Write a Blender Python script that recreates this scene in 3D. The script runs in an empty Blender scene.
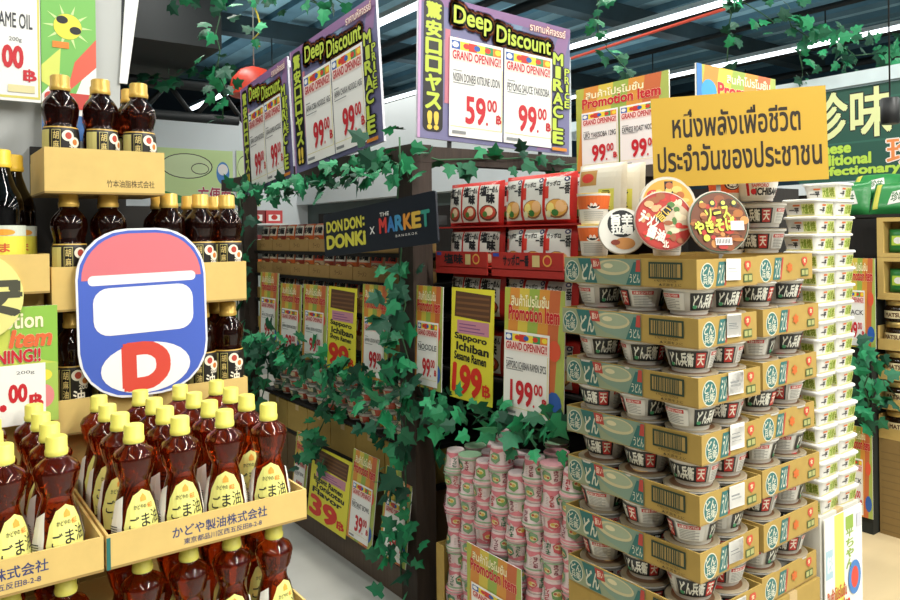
import bpy, bmesh, math, random
from mathutils import Vector as V, Matrix
RND = random.Random(7)
C = bpy.context.scene.collection
SC = bpy.context.scene

# ---------------------------------------------------------------- camera
FPX, EYE, ROLL, YAW, HOR = 740.0, 1.55, math.radians(.75), math.atan(550/740), 235.0
FW = V((math.sin(YAW), math.cos(YAW), 0)); RT = V((math.cos(YAW), -math.sin(YAW), 0)); UP = V((0, 0, 1))
CX = RT*math.cos(ROLL)-UP*math.sin(ROLL); CY = UP*math.cos(ROLL)+RT*math.sin(ROLL)
EYEV = V((0, 0, EYE))
cam = bpy.data.cameras.new('camera'); camo = bpy.data.objects.new('camera', cam); C.objects.link(camo)
cam.sensor_width = 36; cam.lens = FPX/900*36; cam.shift_y = -(300-HOR)/900; cam.clip_start = .02; cam.clip_end = 100
m3 = Matrix((CX, CY, -FW)).transposed(); m4 = m3.to_4x4(); m4.translation = EYEV; camo.matrix_world = m4
SC.camera = camo
# ---------------------------------------------------------------- light
w = bpy.data.worlds.new('store_air'); SC.world = w; w.use_nodes = True
w.node_tree.nodes['Background'].inputs[0].default_value = (.62, .78, .80, 1)
w.node_tree.nodes['Background'].inputs[1].default_value = .15
TUBE_X = [(-2.9, 18), (-.7, 75), (1.5, 165), (3.7, 145), (5.9, 105), (8.1, 70)]
TUBE_Z = 3.6
def area(x, y, z, sx, sy, p, col=(1, .97, .90)):
    l = bpy.data.lights.new('tube_and_fill_light', 'AREA'); l.shape = 'RECTANGLE'; l.size = sx; l.size_y = sy; l.energy = p; l.color = col
    o = bpy.data.objects.new('tube_and_fill_light', l); o.location = (x, y, z); C.objects.link(o); return o
for x, p in TUBE_X:
    area(x, -1.6, TUBE_Z-.06, .1, 4.6, p*1.25)
    if x < 2: area(x, 3.3, TUBE_Z-.06, .1, 4.2, p*.45)
    else: area(x, 4.6, TUBE_Z-.06, .1, 6.5, p*.62)
for x, p in TUBE_X[2:]:
    u = area(x, 1.9 if x < 2 else 5.0, TUBE_Z+.06, .09, 6.2 if x < 2 else 12, 26, (.80, .95, 1)); u.rotation_euler = (math.pi, 0, 0)   # fill lamps facing up, added to brighten the ceiling deck
SC.view_settings.view_transform = 'Standard'; SC.view_settings.look = 'None'
SC.view_settings.exposure = -.08; SC.view_settings.gamma = 1; SC.view_settings.use_curve_mapping = False

# ---------------------------------------------------------------- pixel -> point on a real plane
def ray(px, py): return FW+CX*((px-450)/FPX)+CY*((HOR-py)/FPX)
def hit(px, py, ax, v):
    d = ray(px, py); return EYEV+d*((v-EYEV[ax])/d[ax])
def onX(px, py, v): return hit(px, py, 0, v)
def onY(px, py, v): return hit(px, py, 1, v)
def onZ(px, py, v): return hit(px, py, 2, v)
def atD(px, py, d): return EYEV+ray(px, py)*d

# ---------------------------------------------------------------- materials
_M = {}
def lin(c): return c/12.92 if c <= .04045 else ((c+.055)/1.055)**2.4
def m(hx, rough=.55, kind='', metal=0.0):
    key = (hx, rough, kind, metal)
    if key in _M: return _M[key]
    rgb = [lin(int(hx[i:i+2], 16)/255) for i in (0, 2, 4)]
    mt = bpy.data.materials.new('%s_%s' % (kind or 'print', hx)); mt.use_nodes = True
    nt = mt.node_tree; b = nt.nodes['Principled BSDF']
    b.inputs['Roughness'].default_value = rough; b.inputs['Metallic'].default_value = metal
    b.inputs['Base Color'].default_value = (*rgb, 1)
    if kind == 'emit':
        b.inputs['Emission Color'].default_value = (*rgb, 1); b.inputs['Emission Strength'].default_value = 3.2
    elif kind == 'oil':
        b.inputs['Transmission Weight'].default_value = .9; b.inputs['IOR'].default_value = 1.36; b.inputs['Coat Weight'].default_value = .15; b.inputs['Coat Roughness'].default_value = .06
    elif kind == 'clear':
        b.inputs['Transmission Weight'].default_value = .9; b.inputs['IOR'].default_value = 1.2
    if kind in ('card', 'wood', 'metal', 'leaf', 'floor', 'wall', 'deck', 'film', 'paper'):
        tc = nt.nodes.new('ShaderNodeTexCoord'); nz = nt.nodes.new('ShaderNodeTexNoise'); mp = nt.nodes.new('ShaderNodeMapping')
        sc = {'card': (30, 30, 30), 'wood': (60, 60, 4), 'metal': (9, 9, 9), 'leaf': (14, 14, 14), 'floor': (1.3, 5, 1), 'wall': (2, 2, 2), 'deck': (3, 3, 3), 'film': (22, 22, 22), 'paper': (6, 6, 6)}[kind]
        am = {'card': .10, 'wood': .45, 'metal': .12, 'leaf': .45, 'floor': .16, 'wall': .06, 'deck': .35, 'film': .12, 'paper': .05}[kind]
        mp.inputs['Scale'].default_value = sc; nt.links.new(tc.outputs['Object'], mp.inputs[0]); nt.links.new(mp.outputs[0], nz.inputs['Vector'])
        nz.inputs['Scale'].default_value = 1; nz.inputs['Detail'].default_value = 4
        mx = nt.nodes.new('ShaderNodeMix'); mx.data_type = 'RGBA'
        mx.inputs[6].default_value = (*[c*(1-am) for c in rgb], 1); mx.inputs[7].default_value = (*[min(1, c*(1+am)) for c in rgb], 1)
        nt.links.new(nz.outputs['Fac'], mx.inputs[0]); nt.links.new(mx.outputs[2], b.inputs['Base Color'])
        if kind in ('card', 'film', 'wood', 'leaf'):
            bp = nt.nodes.new('ShaderNodeBump'); bp.inputs['Strength'].default_value = {'card': .12, 'film': .5, 'wood': .3, 'leaf': .3}[kind]; bp.inputs['Distance'].default_value = .004
            nt.links.new(nz.outputs['Fac'], bp.inputs['Height']); nt.links.new(bp.outputs[0], b.inputs['Normal'])
    _M[key] = mt; return mt

# ---------------------------------------------------------------- text outlines
_T = {}
def glyphs(s, bold=0.0):
    k = (s, bold)
    if k in _T: return _T[k]
    cu = bpy.data.curves.new('t', 'FONT'); cu.body = s; cu.offset = bold; cu.resolution_u = 5 if len(s) == 1 else 3; cu.fill_mode = 'FRONT'
    o = bpy.data.objects.new('t', cu); me = o.to_mesh()
    vs = [(v.co.x, v.co.y) for v in me.vertices]; fs = [tuple(p.vertices) for p in me.polygons]
    o.to_mesh_clear(); bpy.data.objects.remove(o); bpy.data.curves.remove(cu)
    if not vs: vs = [(0, 0), (1, 0), (0, 1)]; fs = []
    xs = [v[0] for v in vs]; ys = [v[1] for v in vs]
    _T[k] = (vs, fs, min(xs), min(ys), max(xs), max(ys)); return _T[k]

# ---------------------------------------------------------------- mesh builder
class MB:
    def __init__(s): s.v = []; s.f = []; s.m = []; s.sm = []; s.mats = []; s.w = 0.0
    def mi(s, mat):
        if mat not in s.mats: s.mats.append(mat)
        return s.mats.index(mat)
    def add(s, vs, fs, mat, smooth=False):
        o = len(s.v); k = s.mi(mat); s.v += [tuple(p) for p in vs]
        for f in fs: s.f.append(tuple(i+o for i in f)); s.m.append(k); s.sm.append(smooth)
    def box(s, x0, x1, y0, y1, z0, z1, mat):
        s.add([(x0, y0, z0), (x1, y0, z0), (x1, y1, z0), (x0, y1, z0), (x0, y0, z1), (x1, y0, z1), (x1, y1, z1), (x0, y1, z1)],
              [(3, 2, 1, 0), (4, 5, 6, 7), (0, 1, 5, 4), (1, 2, 6, 5), (2, 3, 7, 6), (3, 0, 4, 7)], mat)
    def lathe(s, prof, mat, n=20, smooth=True, at=(0, 0, 0), a0=0.0):
        vs = []; fs = []
        for r, z in prof:
            for i in range(n):
                a = 2*math.pi*i/n+a0; vs.append((at[0]+r*math.cos(a), at[1]+r*math.sin(a), at[2]+z))
        for j in range(len(prof)-1):
            for i in range(n):
                k = (i+1) % n; fs.append((j*n+i, j*n+k, (j+1)*n+k, (j+1)*n+i))
        s.add(vs, fs, mat, smooth)
        s.add(vs[:n], [tuple(range(n))[::-1]], mat); s.add(vs[-n:], [tuple(range(n))], mat)
    def tube(s, path, r, mat, n=6):
        pts = [V(p) for p in path]; vs = []; fs = []
        for i, p in enumerate(pts):
            t = (pts[min(i+1, len(pts)-1)]-pts[max(i-1, 0)]).normalized()
            a = t.cross(V((.31, .17, .93))).normalized(); b = t.cross(a)
            for k in range(n):
                q = 2*math.pi*k/n; vs.append(p+a*r*math.cos(q)+b*r*math.sin(q))
        for i in range(len(pts)-1):
            for k in range(n):
                l = (k+1) % n; fs.append((i*n+k, i*n+l, (i+1)*n+l, (i+1)*n+k))
        fs.append(tuple(range(n))[::-1]); fs.append(tuple((len(pts)-1)*n+k for k in range(n)))
        s.add(vs, fs, mat, True)
    # flat printing: local u, v with layers along w
    def lay(s): s.w += .00018; return s.w
    def poly(s, pts, mat, w=None):
        w = s.lay() if w is None else w
        s.add([(x, y, w) for x, y in pts], [tuple(range(len(pts)))], mat)
    def rect(s, x0, y0, x1, y1, mat, w=None): s.poly([(x0, y0), (x1, y0), (x1, y1), (x0, y1)], mat, w)
    def rrect(s, x0, y0, x1, y1, r, mat, w=None, n=5):
        p = []
        for cx, cy, a in ((x1-r, y0+r, -90), (x1-r, y1-r, 0), (x0+r, y1-r, 90), (x0+r, y0+r, 180)):
            for i in range(n+1):
                q = math.radians(a+90*i/n); p.append((cx+r*math.cos(q), cy+r*math.sin(q)))
        s.poly(p, mat, w)
    def ell(s, cx, cy, rx, ry, mat, n=20, w=None):
        s.poly([(cx+rx*math.cos(2*math.pi*i/n), cy+ry*math.sin(2*math.pi*i/n)) for i in range(n)], mat, w)
    def text(s, st, x0, y0, x1, y1, mat, bold=.0, fit=True, shear=0.0, rot=0.0, w=None):
        vs, fs, a, b, c, d = glyphs(st, 0); w = s.lay() if w is None else w
        sx = (x1-x0)/max(c-a, 1e-6); sy = (y1-y0)/max(d-b, 1e-6)
        ox, oy = x0, y0
        if not fit:
            k = min(sx, sy); ox += ((x1-x0)-k*(c-a))/2; oy += ((y1-y0)-k*(d-b))/2; sx = sy = k
        P = [(ox+(x-a)*sx+shear*(y-b)*sy, oy+(y-b)*sy) for x, y in vs]
        if rot:
            mx, my = (x0+x1)/2, (y0+y1)/2; cr, sr = math.cos(rot), math.sin(rot)
            P = [(mx+(x-mx)*cr-(y-my)*sr, my+(x-mx)*sr+(y-my)*cr) for x, y in P]
        e = bold*.8 if bold > .006 else 0
        s.spread(P, fs, mat, w, e*sx, e*sy, (7 if e > .03 else 4) if e > 0 else 0)
    def baht(s, x0, y0, x1, y1, mat):
        s.text('B', x0, y0+(y1-y0)*.12, x1, y1-(y1-y0)*.12, mat, .03); xm = x0+(x1-x0)*.45; s.rect(xm-(x1-x0)*.07, y0, xm+(x1-x0)*.07, y1, mat)
    def spread(s, P, fs, mat, w, gx, gy, n):
        if n == 0 or n > 4: s.add([(x, y, w) for x, y in P], fs, mat)
        for i in range(n):
            q = 2*math.pi*(i+.5)/n; s.add([(x+gx*1.2*math.cos(q), y+gy*1.2*math.sin(q), w+i*4e-6) for x, y in P], fs, mat)
    def otext(s, st, x0, y0, x1, y1, mat, outl, bold=.02, grow=.06, **k):
        vs, fs, a, b, c, d = glyphs(st, 0); gx = grow*(x1-x0)/max(c-a, .01); gy = grow*(y1-y0)/max(d-b, .01)
        w = s.lay(); n0 = len(s.v)
        t = MB(); t.text(st, x0, y0, x1, y1, outl, .0, w=0, **k)
        s.spread([(p[0], p[1]) for p in t.v], t.f, outl, w, gx*.9, gy*.9, 8 if grow > .03 else 6); s.lay()
        s.text(st, x0, y0, x1, y1, mat, bold, **k)
    def vtext(s, st, x0, y0, x1, y1, mat, bold=.02, outl=None, grow=.06):
        h = (y1-y0)/len(st)
        for i, c in enumerate(st):
            t = y1-i*h
            if c in 'I!il1ー': xm, xh = (x0+x1)/2, (x1-x0)*.17; xa, xb = xm-xh, xm+xh
            else: xa, xb = x0, x1
            if outl: s.otext(c, xa, t-h*.92, xb, t-h*.08, mat, outl, bold, grow)
            else: s.text(c, xa, t-h*.92, xb, t-h*.08, mat, bold)
    def join(s, o, f=None):
        """append another builder's shapes, its points sent through f"""
        off = len(s.v); mp = [s.mi(q) for q in o.mats]
        s.v += [tuple(f(V(p))) for p in o.v] if f else list(o.v)
        s.f += [tuple(i+off for i in fc) for fc in o.f]; s.m += [mp[i] for i in o.m]; s.sm += o.sm
    def cut(s, us=(), vs=()):
        bm = bmesh.new(); s._to(bm)
        for ax, L in ((0, us), (1, vs)):
            for x in L:
                no = (1, 0, 0) if ax == 0 else (0, 1, 0); co = (x, 0, 0) if ax == 0 else (0, x, 0)
                bmesh.ops.bisect_plane(bm, geom=bm.verts[:]+bm.edges[:]+bm.faces[:], dist=1e-7, plane_co=co, plane_no=no)
        bm.verts.index_update(); s.v = [tuple(q.co) for q in bm.verts]; s.f = [tuple(q.index for q in f.verts) for f in bm.faces]
        s.m = [f.material_index for f in bm.faces]; s.sm = [f.smooth for f in bm.faces]; bm.free(); return s
    def _to(s, bm):
        q = [bm.verts.new(p) for p in s.v]
        for f, k, a in zip(s.f, s.m, s.sm):
            try: fc = bm.faces.new([q[i] for i in f]); fc.material_index = k; fc.smooth = a
            except ValueError: pass
    def mesh(s, name):
        me = bpy.data.meshes.new(name); me.from_pydata(s.v, [], s.f)
        for q in s.mats: me.materials.append(q)
        me.polygons.foreach_set('material_index', s.m); me.polygons.foreach_set('use_smooth', s.sm); me.update(); return me
    def build(s, name, parent=None, loc=(0, 0, 0), rot=(0, 0, 0), mat=None):
        o = bpy.data.objects.new(name, s.mesh(name)); C.objects.link(o); o.location = loc; o.rotation_euler = rot
        if mat is not None: o.matrix_world = mat
        if parent: o.parent = parent
        return o
def frame(o, u, v):
    """matrix that puts local u, v, w at origin o along u, v and the outward normal"""
    u = V(u).normalized(); n = u.cross(V(v)).normalized(); v = n.cross(u)
    q = Matrix((u, v, n)).transposed().to_4x4(); q.translation = V(o); return q
UY = V((0, -1, 0)); UX = V((1, 0, 0)); UZ = V((0, 0, 1))
def facing_aisle(px, py, x): return frame(onX(px, py, x), UY, UZ)
def tag(o, label, cat, group=None, kind=None):
    if label: o['label'] = label
    if cat: o['category'] = cat
    if group: o['group'] = group
    if kind: o['kind'] = kind
    return o
def struct(o): o['kind'] = 'structure'; return o
def empty(name, loc, rz, label, cat, group=None):
    o = bpy.data.objects.new(name, None); o.empty_display_size = .05; C.objects.link(o); o.location = loc; o.rotation_euler = (0, 0, rz)
    return tag(o, label, cat, group)
def dup(r, loc, rot, label, group=None):
    n = r.copy(); C.objects.link(n); n.location = loc; n.rotation_euler = rot
    if label: n['label'] = label
    if group: n['group'] = group
    for ch in list(r.children):
        c = ch.copy(); C.objects.link(c); c.parent = n
        for g in list(ch.children):
            d = g.copy(); C.objects.link(d); d.parent = c
    return n
class Kind:
    """first call places the prototype itself, later calls copy it"""
    def __init__(s, root): s.r = root; s.used = False
    def put(s, loc, rot, label, group=None):
        if not s.used:
            s.used = True; s.r.location = loc; s.r.rotation_euler = rot; s.r['label'] = label
            if group: s.r['group'] = group
            return s.r
        return dup(s.r, loc, rot, label, group)
ORD = ['first', 'second', 'third', 'fourth', 'fifth', 'sixth', 'seventh', 'eighth', 'ninth', 'tenth', 'eleventh', 'twelfth', 'thirteenth', 'fourteenth', 'fifteenth', 'sixteenth', 'seventeenth', 'eighteenth', 'nineteenth', 'twentieth']
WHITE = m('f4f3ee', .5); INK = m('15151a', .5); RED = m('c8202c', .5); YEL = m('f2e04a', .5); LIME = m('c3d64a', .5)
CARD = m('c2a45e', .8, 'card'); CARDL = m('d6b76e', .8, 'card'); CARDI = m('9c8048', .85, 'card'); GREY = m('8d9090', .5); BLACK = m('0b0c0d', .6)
# ================================================================ sheets, posters
def price_sheet(fl, x0, y0, x1, y1, price, name='', dec='00', header=True, small=True):
    """a white printed price sheet laid on a flat builder"""
    W, H = x1-x0, y1-y0; X = lambda a: x0+a*W; Y = lambda b: y0+b*H
    fl.rect(x0, y0, x1, y1, WHITE)
    if header:
        w = fl.lay()
        for i, c in enumerate(('2f5fb0', 'f2d93c', 'd23a2c', 'f2d93c', '3b9a58', 'e8862c')):
            fl.rect(X(.03+.155*i), Y(.80), X(.03+.155*(i+1)), Y(.97), m(c, .5), w)
        w = fl.lay()
        for i, c in enumerate(('f4f3ee', 'd23a2c', '2f5fb0', 'd23a2c', 'f2d93c')): fl.ell(X(.1+.2*i), Y(.93), .06*W, .03*H, m(c, .5), 10, w)
        fl.rect(X(.02), Y(.765), X(.98), Y(.885), m('f6dfd6', .5))
        fl.otext('GRAND OPENING!!', X(.05), Y(.785), X(.95), Y(.87), RED, m('6d1016', .5), .03, .02)
    if name:
        fl.text(name, X(.06), Y(.56), X(.94), Y(.645), m('3a3b40', .5), .012)
        fl.rect(X(.06), Y(.665), X(.22), Y(.675), GREY)
    if small: fl.rect(X(.06), Y(.54), X(.45), Y(.55), GREY)
    n = len(price)
    fl.text(price, X(.30 if n < 3 else .17), Y(.15), X(.66), Y(.42), RED, .035)
    fl.ell(X(.695), Y(.165), .02*W, .018*H, RED, 8)
    fl.text(dec, X(.70), Y(.30), X(.88), Y(.42), RED, .03)
    fl.baht(X(.875), Y(.17), X(.97), Y(.28), RED)
    w = fl.lay()
    for a, b, c, d in ((.02, .1, .98, .105), (.975, .1, .985, .75)): fl.rect(X(a), Y(b), X(c), Y(d), m('d8cf6a', .5), w)
    fl.rect(X(.05), Y(.03), X(.30), Y(.06), GREY)
def sheet_part(parent, M, W, H, *a, **k):
    fl = MB(); fl.box(0, W, 0, H, -.0008, 0, WHITE); price_sheet(fl, 0, 0, W, H, *a, **k); o = fl.build('price_sheet', mat=None)
    o.parent = parent; o.matrix_local = M; return o
def promo_art(fl, W, H, title=True, y0=.0):
    """bright promotion board print: colour fans and lettering"""
    fl.rect(0, 0, W, H, m('b2b84a', .5))
    w = fl.lay()
    for i, c in enumerate(('d98f3a', 'd9c24a', '9ab24a', 'd9963c', 'c96a3c', 'a9b85a')):
        fl.poly([(W*(i/6), 0), (W*((i+1)/6), 0), (W*min(1, (i+1.6)/6), H), (W*min(1, (i+.6)/6), H)], m(c, .5), w)
    if title:
        fl.otext('สินค้าโปรโมชั่น', W*.12, H*.86, W*.75, H*.95, m('fbf3c8', .5), m('8c3a22', .5), .03, .03)
        fl.otext('Promotion Item', W*.08, H*.75, W*.92, H*.86, RED, m('fbf3c8', .5), .04, .05)

# ================================================================ oil bottles
def bottle_kind(name, prof, glass, cap, lab, label_fl, lr, lz0, lz1, cap_z, cap_r, cap_h, cat):
    r = empty(name, (0, 0, 0), 0, None, cat)
    b = MB(); b.lathe(prof, glass, 22); b.build('bottle_body', r)
    c = MB(); c.lathe([(cap_r*.96, cap_z), (cap_r, cap_z+.002), (cap_r, cap_z+cap_h*.28), (cap_r*.93, cap_z+cap_h*.32), (cap_r*.93, cap_z+cap_h*.93), (cap_r*.82, cap_z+cap_h)], cap, 16); c.build('cap', r)
    l = MB(); l.join(label_fl, lambda p: V(((lr(p.y)+p.z)*math.sin(p.x/lr(.05)), -(lr(p.y)+p.z)*math.cos(p.x/lr(.05)), p.y)))
    l.build('label', r); return r
def radius(prof):
    def f(z):
        for (r0, z0), (r1, z1) in zip(prof, prof[1:]):
            if z0 <= z <= z1 and z1 > z0: return r0+(r1-r0)*(z-z0)/(z1-z0)+.0007
        return prof[0][0]
    return f
CUTS = [i*.008-.064 for i in range(17)]; VC = [i*.01 for i in range(16)]
OILP = [(.030, 0), (.0335, .004), (.0355, .012), (.0350, .05), (.0285, .086), (.0232, .106), (.0220, .114), (.0240, .121)]+[(.0265+.0070*(i/8)**.8+(.0007 if i % 2 else 0), .126+.0037*i) for i in range(9)]+[(.0330, .158), (.0285, .166), (.0175, .173), (.0142, .178), (.0140, .186)]
fl = MB(); ylab = m('e6e282', .45)
fl.poly([(-.029, .018), (.029, .018), (.0335, .05), (.030, .078), (.020, .098), (0, .106), (-.020, .098), (-.030, .078), (-.0335, .05)], ylab)
fl.text('ご', -.025, .046, -.010, .066, INK, .012); fl.text('ま', -.006, .049, .008, .069, INK, .012); fl.text('油', .011, .049, .028, .072, INK, .006)
fl.poly([(-.006, .088), (.006, .088), (.006, .094), (0, .100), (-.006, .094)], m('e8a13a', .5)); fl.text('かどやの', -.018, .077, .004, .084, m('4a4a30', .5), .02); fl.text('純正', .007, .076, .018, .084, m('d9822c', .5), .03)
fl.rect(-.014, .036, .016, .039, m('8a8a4a', .5))
wl = m('eeeae0', .5)
fl.poly([(-.060, .016), (-.037, .016), (-.036, .060), (-.040, .098), (-.060, .088)], wl); fl.poly([(.037, .016), (.060, .016), (.060, .085), (.040, .095), (.036, .060)], wl)
for i in range(9): fl.rect(-.056, .02+i*.004, -.042, .0215+i*.004, INK); fl.rect(.042, .04+i*.004, .052, .0415+i*.004, INK)
fl.cut(CUTS, VC)
KADO = Kind(bottle_kind('sesame_oil_bottle', OILP, m('983208', .04, 'oil'), m('e4dd66', .4), None, fl, radius(OILP), 0, 0, .178, .0165, .029, 'bottle'))
DKP = [(.028, 0), (.031, .004), (.0325, .01), (.0335, .060), (.0335, .118), (.0310, .128), (.0290, .134), (.0300, .142), (.0335, .155), (.0345, .166), (.0325, .178), (.0250, .190), (.0180, .197), (.0165, .206)]
fl = MB()
fl.rect(-.048, .012, .048, .126, m('17120f', .4)); fl.rect(-.048, .126, .048, .1285, m('c9a24a', .35)); fl.rect(-.046, .02, -.024, .122, m('c8bd72', .5))
fl.rect(-.019, .06, -.003, .122, m('c8bd72', .4)); fl.rect(-.018, .061, -.004, .121, m('0b0a09', .4)); fl.vtext('胡麻油', -.016, .064, -.006, .120, m('d9c27a', .5), .02)
fl.ell(.010, .110, .011, .011, m('efe7d2', .5)); fl.ell(.011, .110, .006, .007, m('b5402f', .5)); fl.ell(.023, .098, .011, .010, m('efe7d2', .5)); fl.ell(.023, .098, .005, .006, m('c9772f', .5)); fl.text('200', .012, .082, .028, .090, m('efe7d2', .5), .03)
fl.text('油', .002, .056, .022, .080, m('efe7d2', .5), .03)
fl.cut(CUTS, VC)
TAKE = Kind(bottle_kind('dark_oil_bottle', DKP, m('4a1808', .05, 'oil'), m('d0aa52', .35, 'metal', .35), None, fl, radius(DKP), 0, 0, .203, .0195, .031, 'bottle'))
SOYP = [(.036, 0), (.040, .005), (.041, .02), (.041, .15), (.040, .165), (.034, .185), (.026, .200), (.018, .225), (.016, .240)]
fl = MB(); fl.rect(-.055, .02, .055, .105, m('e4d84a', .45)); fl.rect(-.055, .105, .055, .125, m('c9cfc0', .5)); fl.text('油', -.012, .03, .024, .068, INK, .03); fl.text('ごま', -.03, .075, .01, .092, m('c8502c', .5), .03)
fl.ell(.0, .112, .02, .006, m('e89a2c', .5)); fl.cut(CUTS, VC)
SOY = Kind(bottle_kind('soy_oil_bottle', SOYP, m('120805', .05, 'oil'), m('edc23a', .4), None, fl, radius(SOYP), 0, 0, .236, .020, .034, 'bottle'))

def open_tray(name, L, W, H, t=.004, front=None, card=CARDL, side=None, back=None, fh=None):
    """open cardboard tray, local origin at its lower front left corner; prints go on the front and the left wall"""
    fh = fh or H
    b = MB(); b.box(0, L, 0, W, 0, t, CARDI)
    b.box(0, L, 0, t, t, fh, card); b.box(0, L, W-t, W, t, back or H, card); b.box(0, t, t, W-t, t, H, card); b.box(L-t, L, t, W-t, t, H, card)
    if front: b.join(front, lambda p: V((p.x, -p.z, p.y)))
    if side: b.join(side, lambda p: V((-p.z, W-p.x, p.y)))
    return b.build(name)
# --- near pile: two trays side by side over two more
TL, TW, TH = .338, .37, .054
tf = MB()
tf.text('かどや製油株式会社', .10, .024, .262, .042, m('2f3a6a', .6), .02); tf.text('東京都品川区西五反田8-2-8', .118, .010, .252, .020, m('2f3a6a', .6), .01); tf.rect(0.0, .0, .006, TH-.004, m('1f6a62', .6))
def oil_tray(x, z, lab): 
    o = TRAY.put((x, 1.243, z), (0, 0, 0), lab, 'cardboard trays of yellow capped oil bottles'); return o
TRAY = Kind(tag(open_tray('bottle_tray', TL, TW, TH, front=tf), None, 'tray'))
oil_tray(.252, 1.036, 'cardboard tray of yellow capped oil bottles beside the aisle, upper layer')
oil_tray(-.090, 1.036, 'upper cardboard tray of yellow capped oil bottles cut by the photo edge')
oil_tray(.262, .820, 'lower cardboard tray of oil bottles carrying the tray beside the aisle')
oil_tray(-.080, .820, 'lower cardboard tray of oil bottles at the photo edge')
for tier, z, trays in (('upper', 1.0405, ((.252, 'aisle-side'), (-.090, 'photo-edge'))), ('lower', .8245, ((.262, 'aisle-side'), (-.080, 'photo-edge')))):
    for x0, nm in trays:
        for j in range(4 if tier == 'upper' else 2):
            for i in range(4):
                if nm == 'photo-edge' and i < 2: continue
                x = x0+.053+i*.077+RND.uniform(-.004, .004); y = 1.243+.043+j*.092+RND.uniform(-.004, .004)
                KADO.put((x, y, z), (0, 0, RND.uniform(-.35, .55)), 'sesame oil bottle %s from right, %s row back, %s %s tray' % (ORD[3-i], ORD[j], tier, nm), 'yellow capped sesame oil bottles')
CARTONF = MB(); CARTONF.text('かどや製油株式会社', .08, .10, .26, .13, m('2f3a6a', .6), .02)
def carton(name, L, W, H, loc, label, front=None, side=None, card=CARD, group=None, rz=0):
    b = MB(); b.box(0, L, 0, W, 0, H, card)
    b.box(L/2-.02, L/2+.02, -.0006, W+.0006, H-.03, H+.0005, m('c2a878', .4))
    if front: b.join(front, lambda p: V((p.x, -p.z, p.y)))
    if side: b.join(side, lambda p: V((-p.z, W-p.x, p.y)))
    return tag(b.build(name, loc=loc, rot=(0, 0, rz)), label, 'box', group)
for k, z in enumerate((.546, .273, 0.0)):
    for x, nm in ((.262, 'beside the aisle'), (-.080, 'at the photo edge')):
        carton('oil_carton', .338, .40, .272, (x, 1.243, z), 'closed cardboard oil carton %s, %s below the trays' % (nm, ORD[k]), CARTONF)
# --- dark bottle boxes behind
bf = MB(); bf.text('竹本油脂株式会社', .112, .014, .205, .029, m('4a3a22', .7), .01)
def bottle_box(x, L, z, H, lab, fr=None): return tag(open_tray('bottle_box', L, .19, H, front=fr, back=H*.8), lab, 'box')
for x, L, z, H, lab, fr in ((.226, .226, 1.642, .090, 'cardboard box of dark gold capped bottles on top of the pile', bf),
                        (.236, .195, 1.409, .088, 'middle cardboard box of dark bottles left behind the display board', None), (.433, .195, 1.409, .088, 'middle cardboard box of dark bottles nearest the shelf aisle', bf),
                        (.236, .195, 1.165, .070, 'lowest cardboard box of dark bottles behind the display board', None), (.433, .195, 1.165, .070, 'lowest cardboard box of dark bottles beside the aisle', None)):
    o = bottle_box(x, L, z, H, lab, fr if L > .2 else None); o.location = (x, 1.62, z)
    if fr and L < .2:
        pass
for z, xs, tier in ((1.647, (.262, .337, .412), 'top'), (1.414, (.275, .350, .472, .540, .600), 'middle'), (1.170, (.280, .350, .472, .538, .600), 'lowest')):
    for i, x in enumerate(xs):
        for j in range(2):
            if tier == 'lowest' and j and i < 2: continue
            TAKE.put((x+(.012 if j else 0)*(1 if i < 2 else .0), 1.663+j*.075, z), (0, 0, RND.uniform(-.3, .3)), 'dark gold capped oil bottle, %s in the %s box row, %s' % (ORD[i], tier, ('in front', 'behind')[j]), 'dark gold capped oil bottles')
for k, z in enumerate((.776, .388, 0.0)):
    carton('display_carton', .40, .21, .387, (.232, 1.66, z), 'plain cardboard carton under the dark bottle boxes, %s from top' % ORD[k])
# soy bottles at far left
o = tag(open_tray('bottle_box', .30, .19, .075), 'short cardboard box under the large yellow labelled bottle', 'box'); o.location = (-.070, 1.60, 1.449)
for i, (x, y) in enumerate(((.155, 1.648), (.062, 1.648), (.185, 1.735))):
    SOY.put((x, y, 1.454), (0, 0, .15*i), ('large dark bottle with yellow label and yellow cap at the photo edge', 'large dark bottle with yellow label hidden past the photo edge', 'large dark bottle standing behind the yellow labelled one')[i], 'large dark bottles')
carton('display_carton', .30, .23, .45, (-.072, 1.66, .998), 'tall carton under the large yellow labelled bottle')
carton('display_carton', .30, .23, .997, (-.072, 1.66, 0), 'bottom carton under the large yellow labelled bottle')
# --- plain display board with the red letter (no character)
db = MB(); t = .006
def outline(pts, mat, w0, w1, b):
    n = len(pts); b.add([(x, y, w0) for x, y in pts]+[(x, y, w1) for x, y in pts], [tuple(range(n))[::-1], tuple(range(n, 2*n))]+[(i, (i+1) % n, n+(i+1) % n, n+i) for i in range(n)], mat)
def rr(x0, y0, x1, y1, r, n=7):
    p = []
    for cx, cy, a in ((x1-r, y0+r, -90), (x1-r, y1-r, 0), (x0+r, y1-r, 90), (x0+r, y0+r, 180)):
        for i in range(n+1):
            q = math.radians(a+90*i/n); p.append((cx+r*math.cos(q), cy+r*math.sin(q)))
    return p
BLUE = m('4763c4', .45)
outline(rr(.0, .0, .255, .345, .10), m('e9e9ee', .5), -t, 0, db)
db.rrect(.004, .004, .251, .341, .096, BLUE)
db.poly([p for p in rr(.010, .010, .245, .335, .092, 9) if p[1] >= .243], m('d9737c', .45))
db.rrect(.022, .232, .233, .252, .009, m('f2eff2', .45))
db.rrect(.030, .130, .226, .226, .03, m('f2eff2', .45))
db.ell(.128, .058, .088, .052, m('f2eff2', .45), 28)
db.text('D', .088, .020, .168, .104, m('d6493c', .45), .07)
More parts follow.
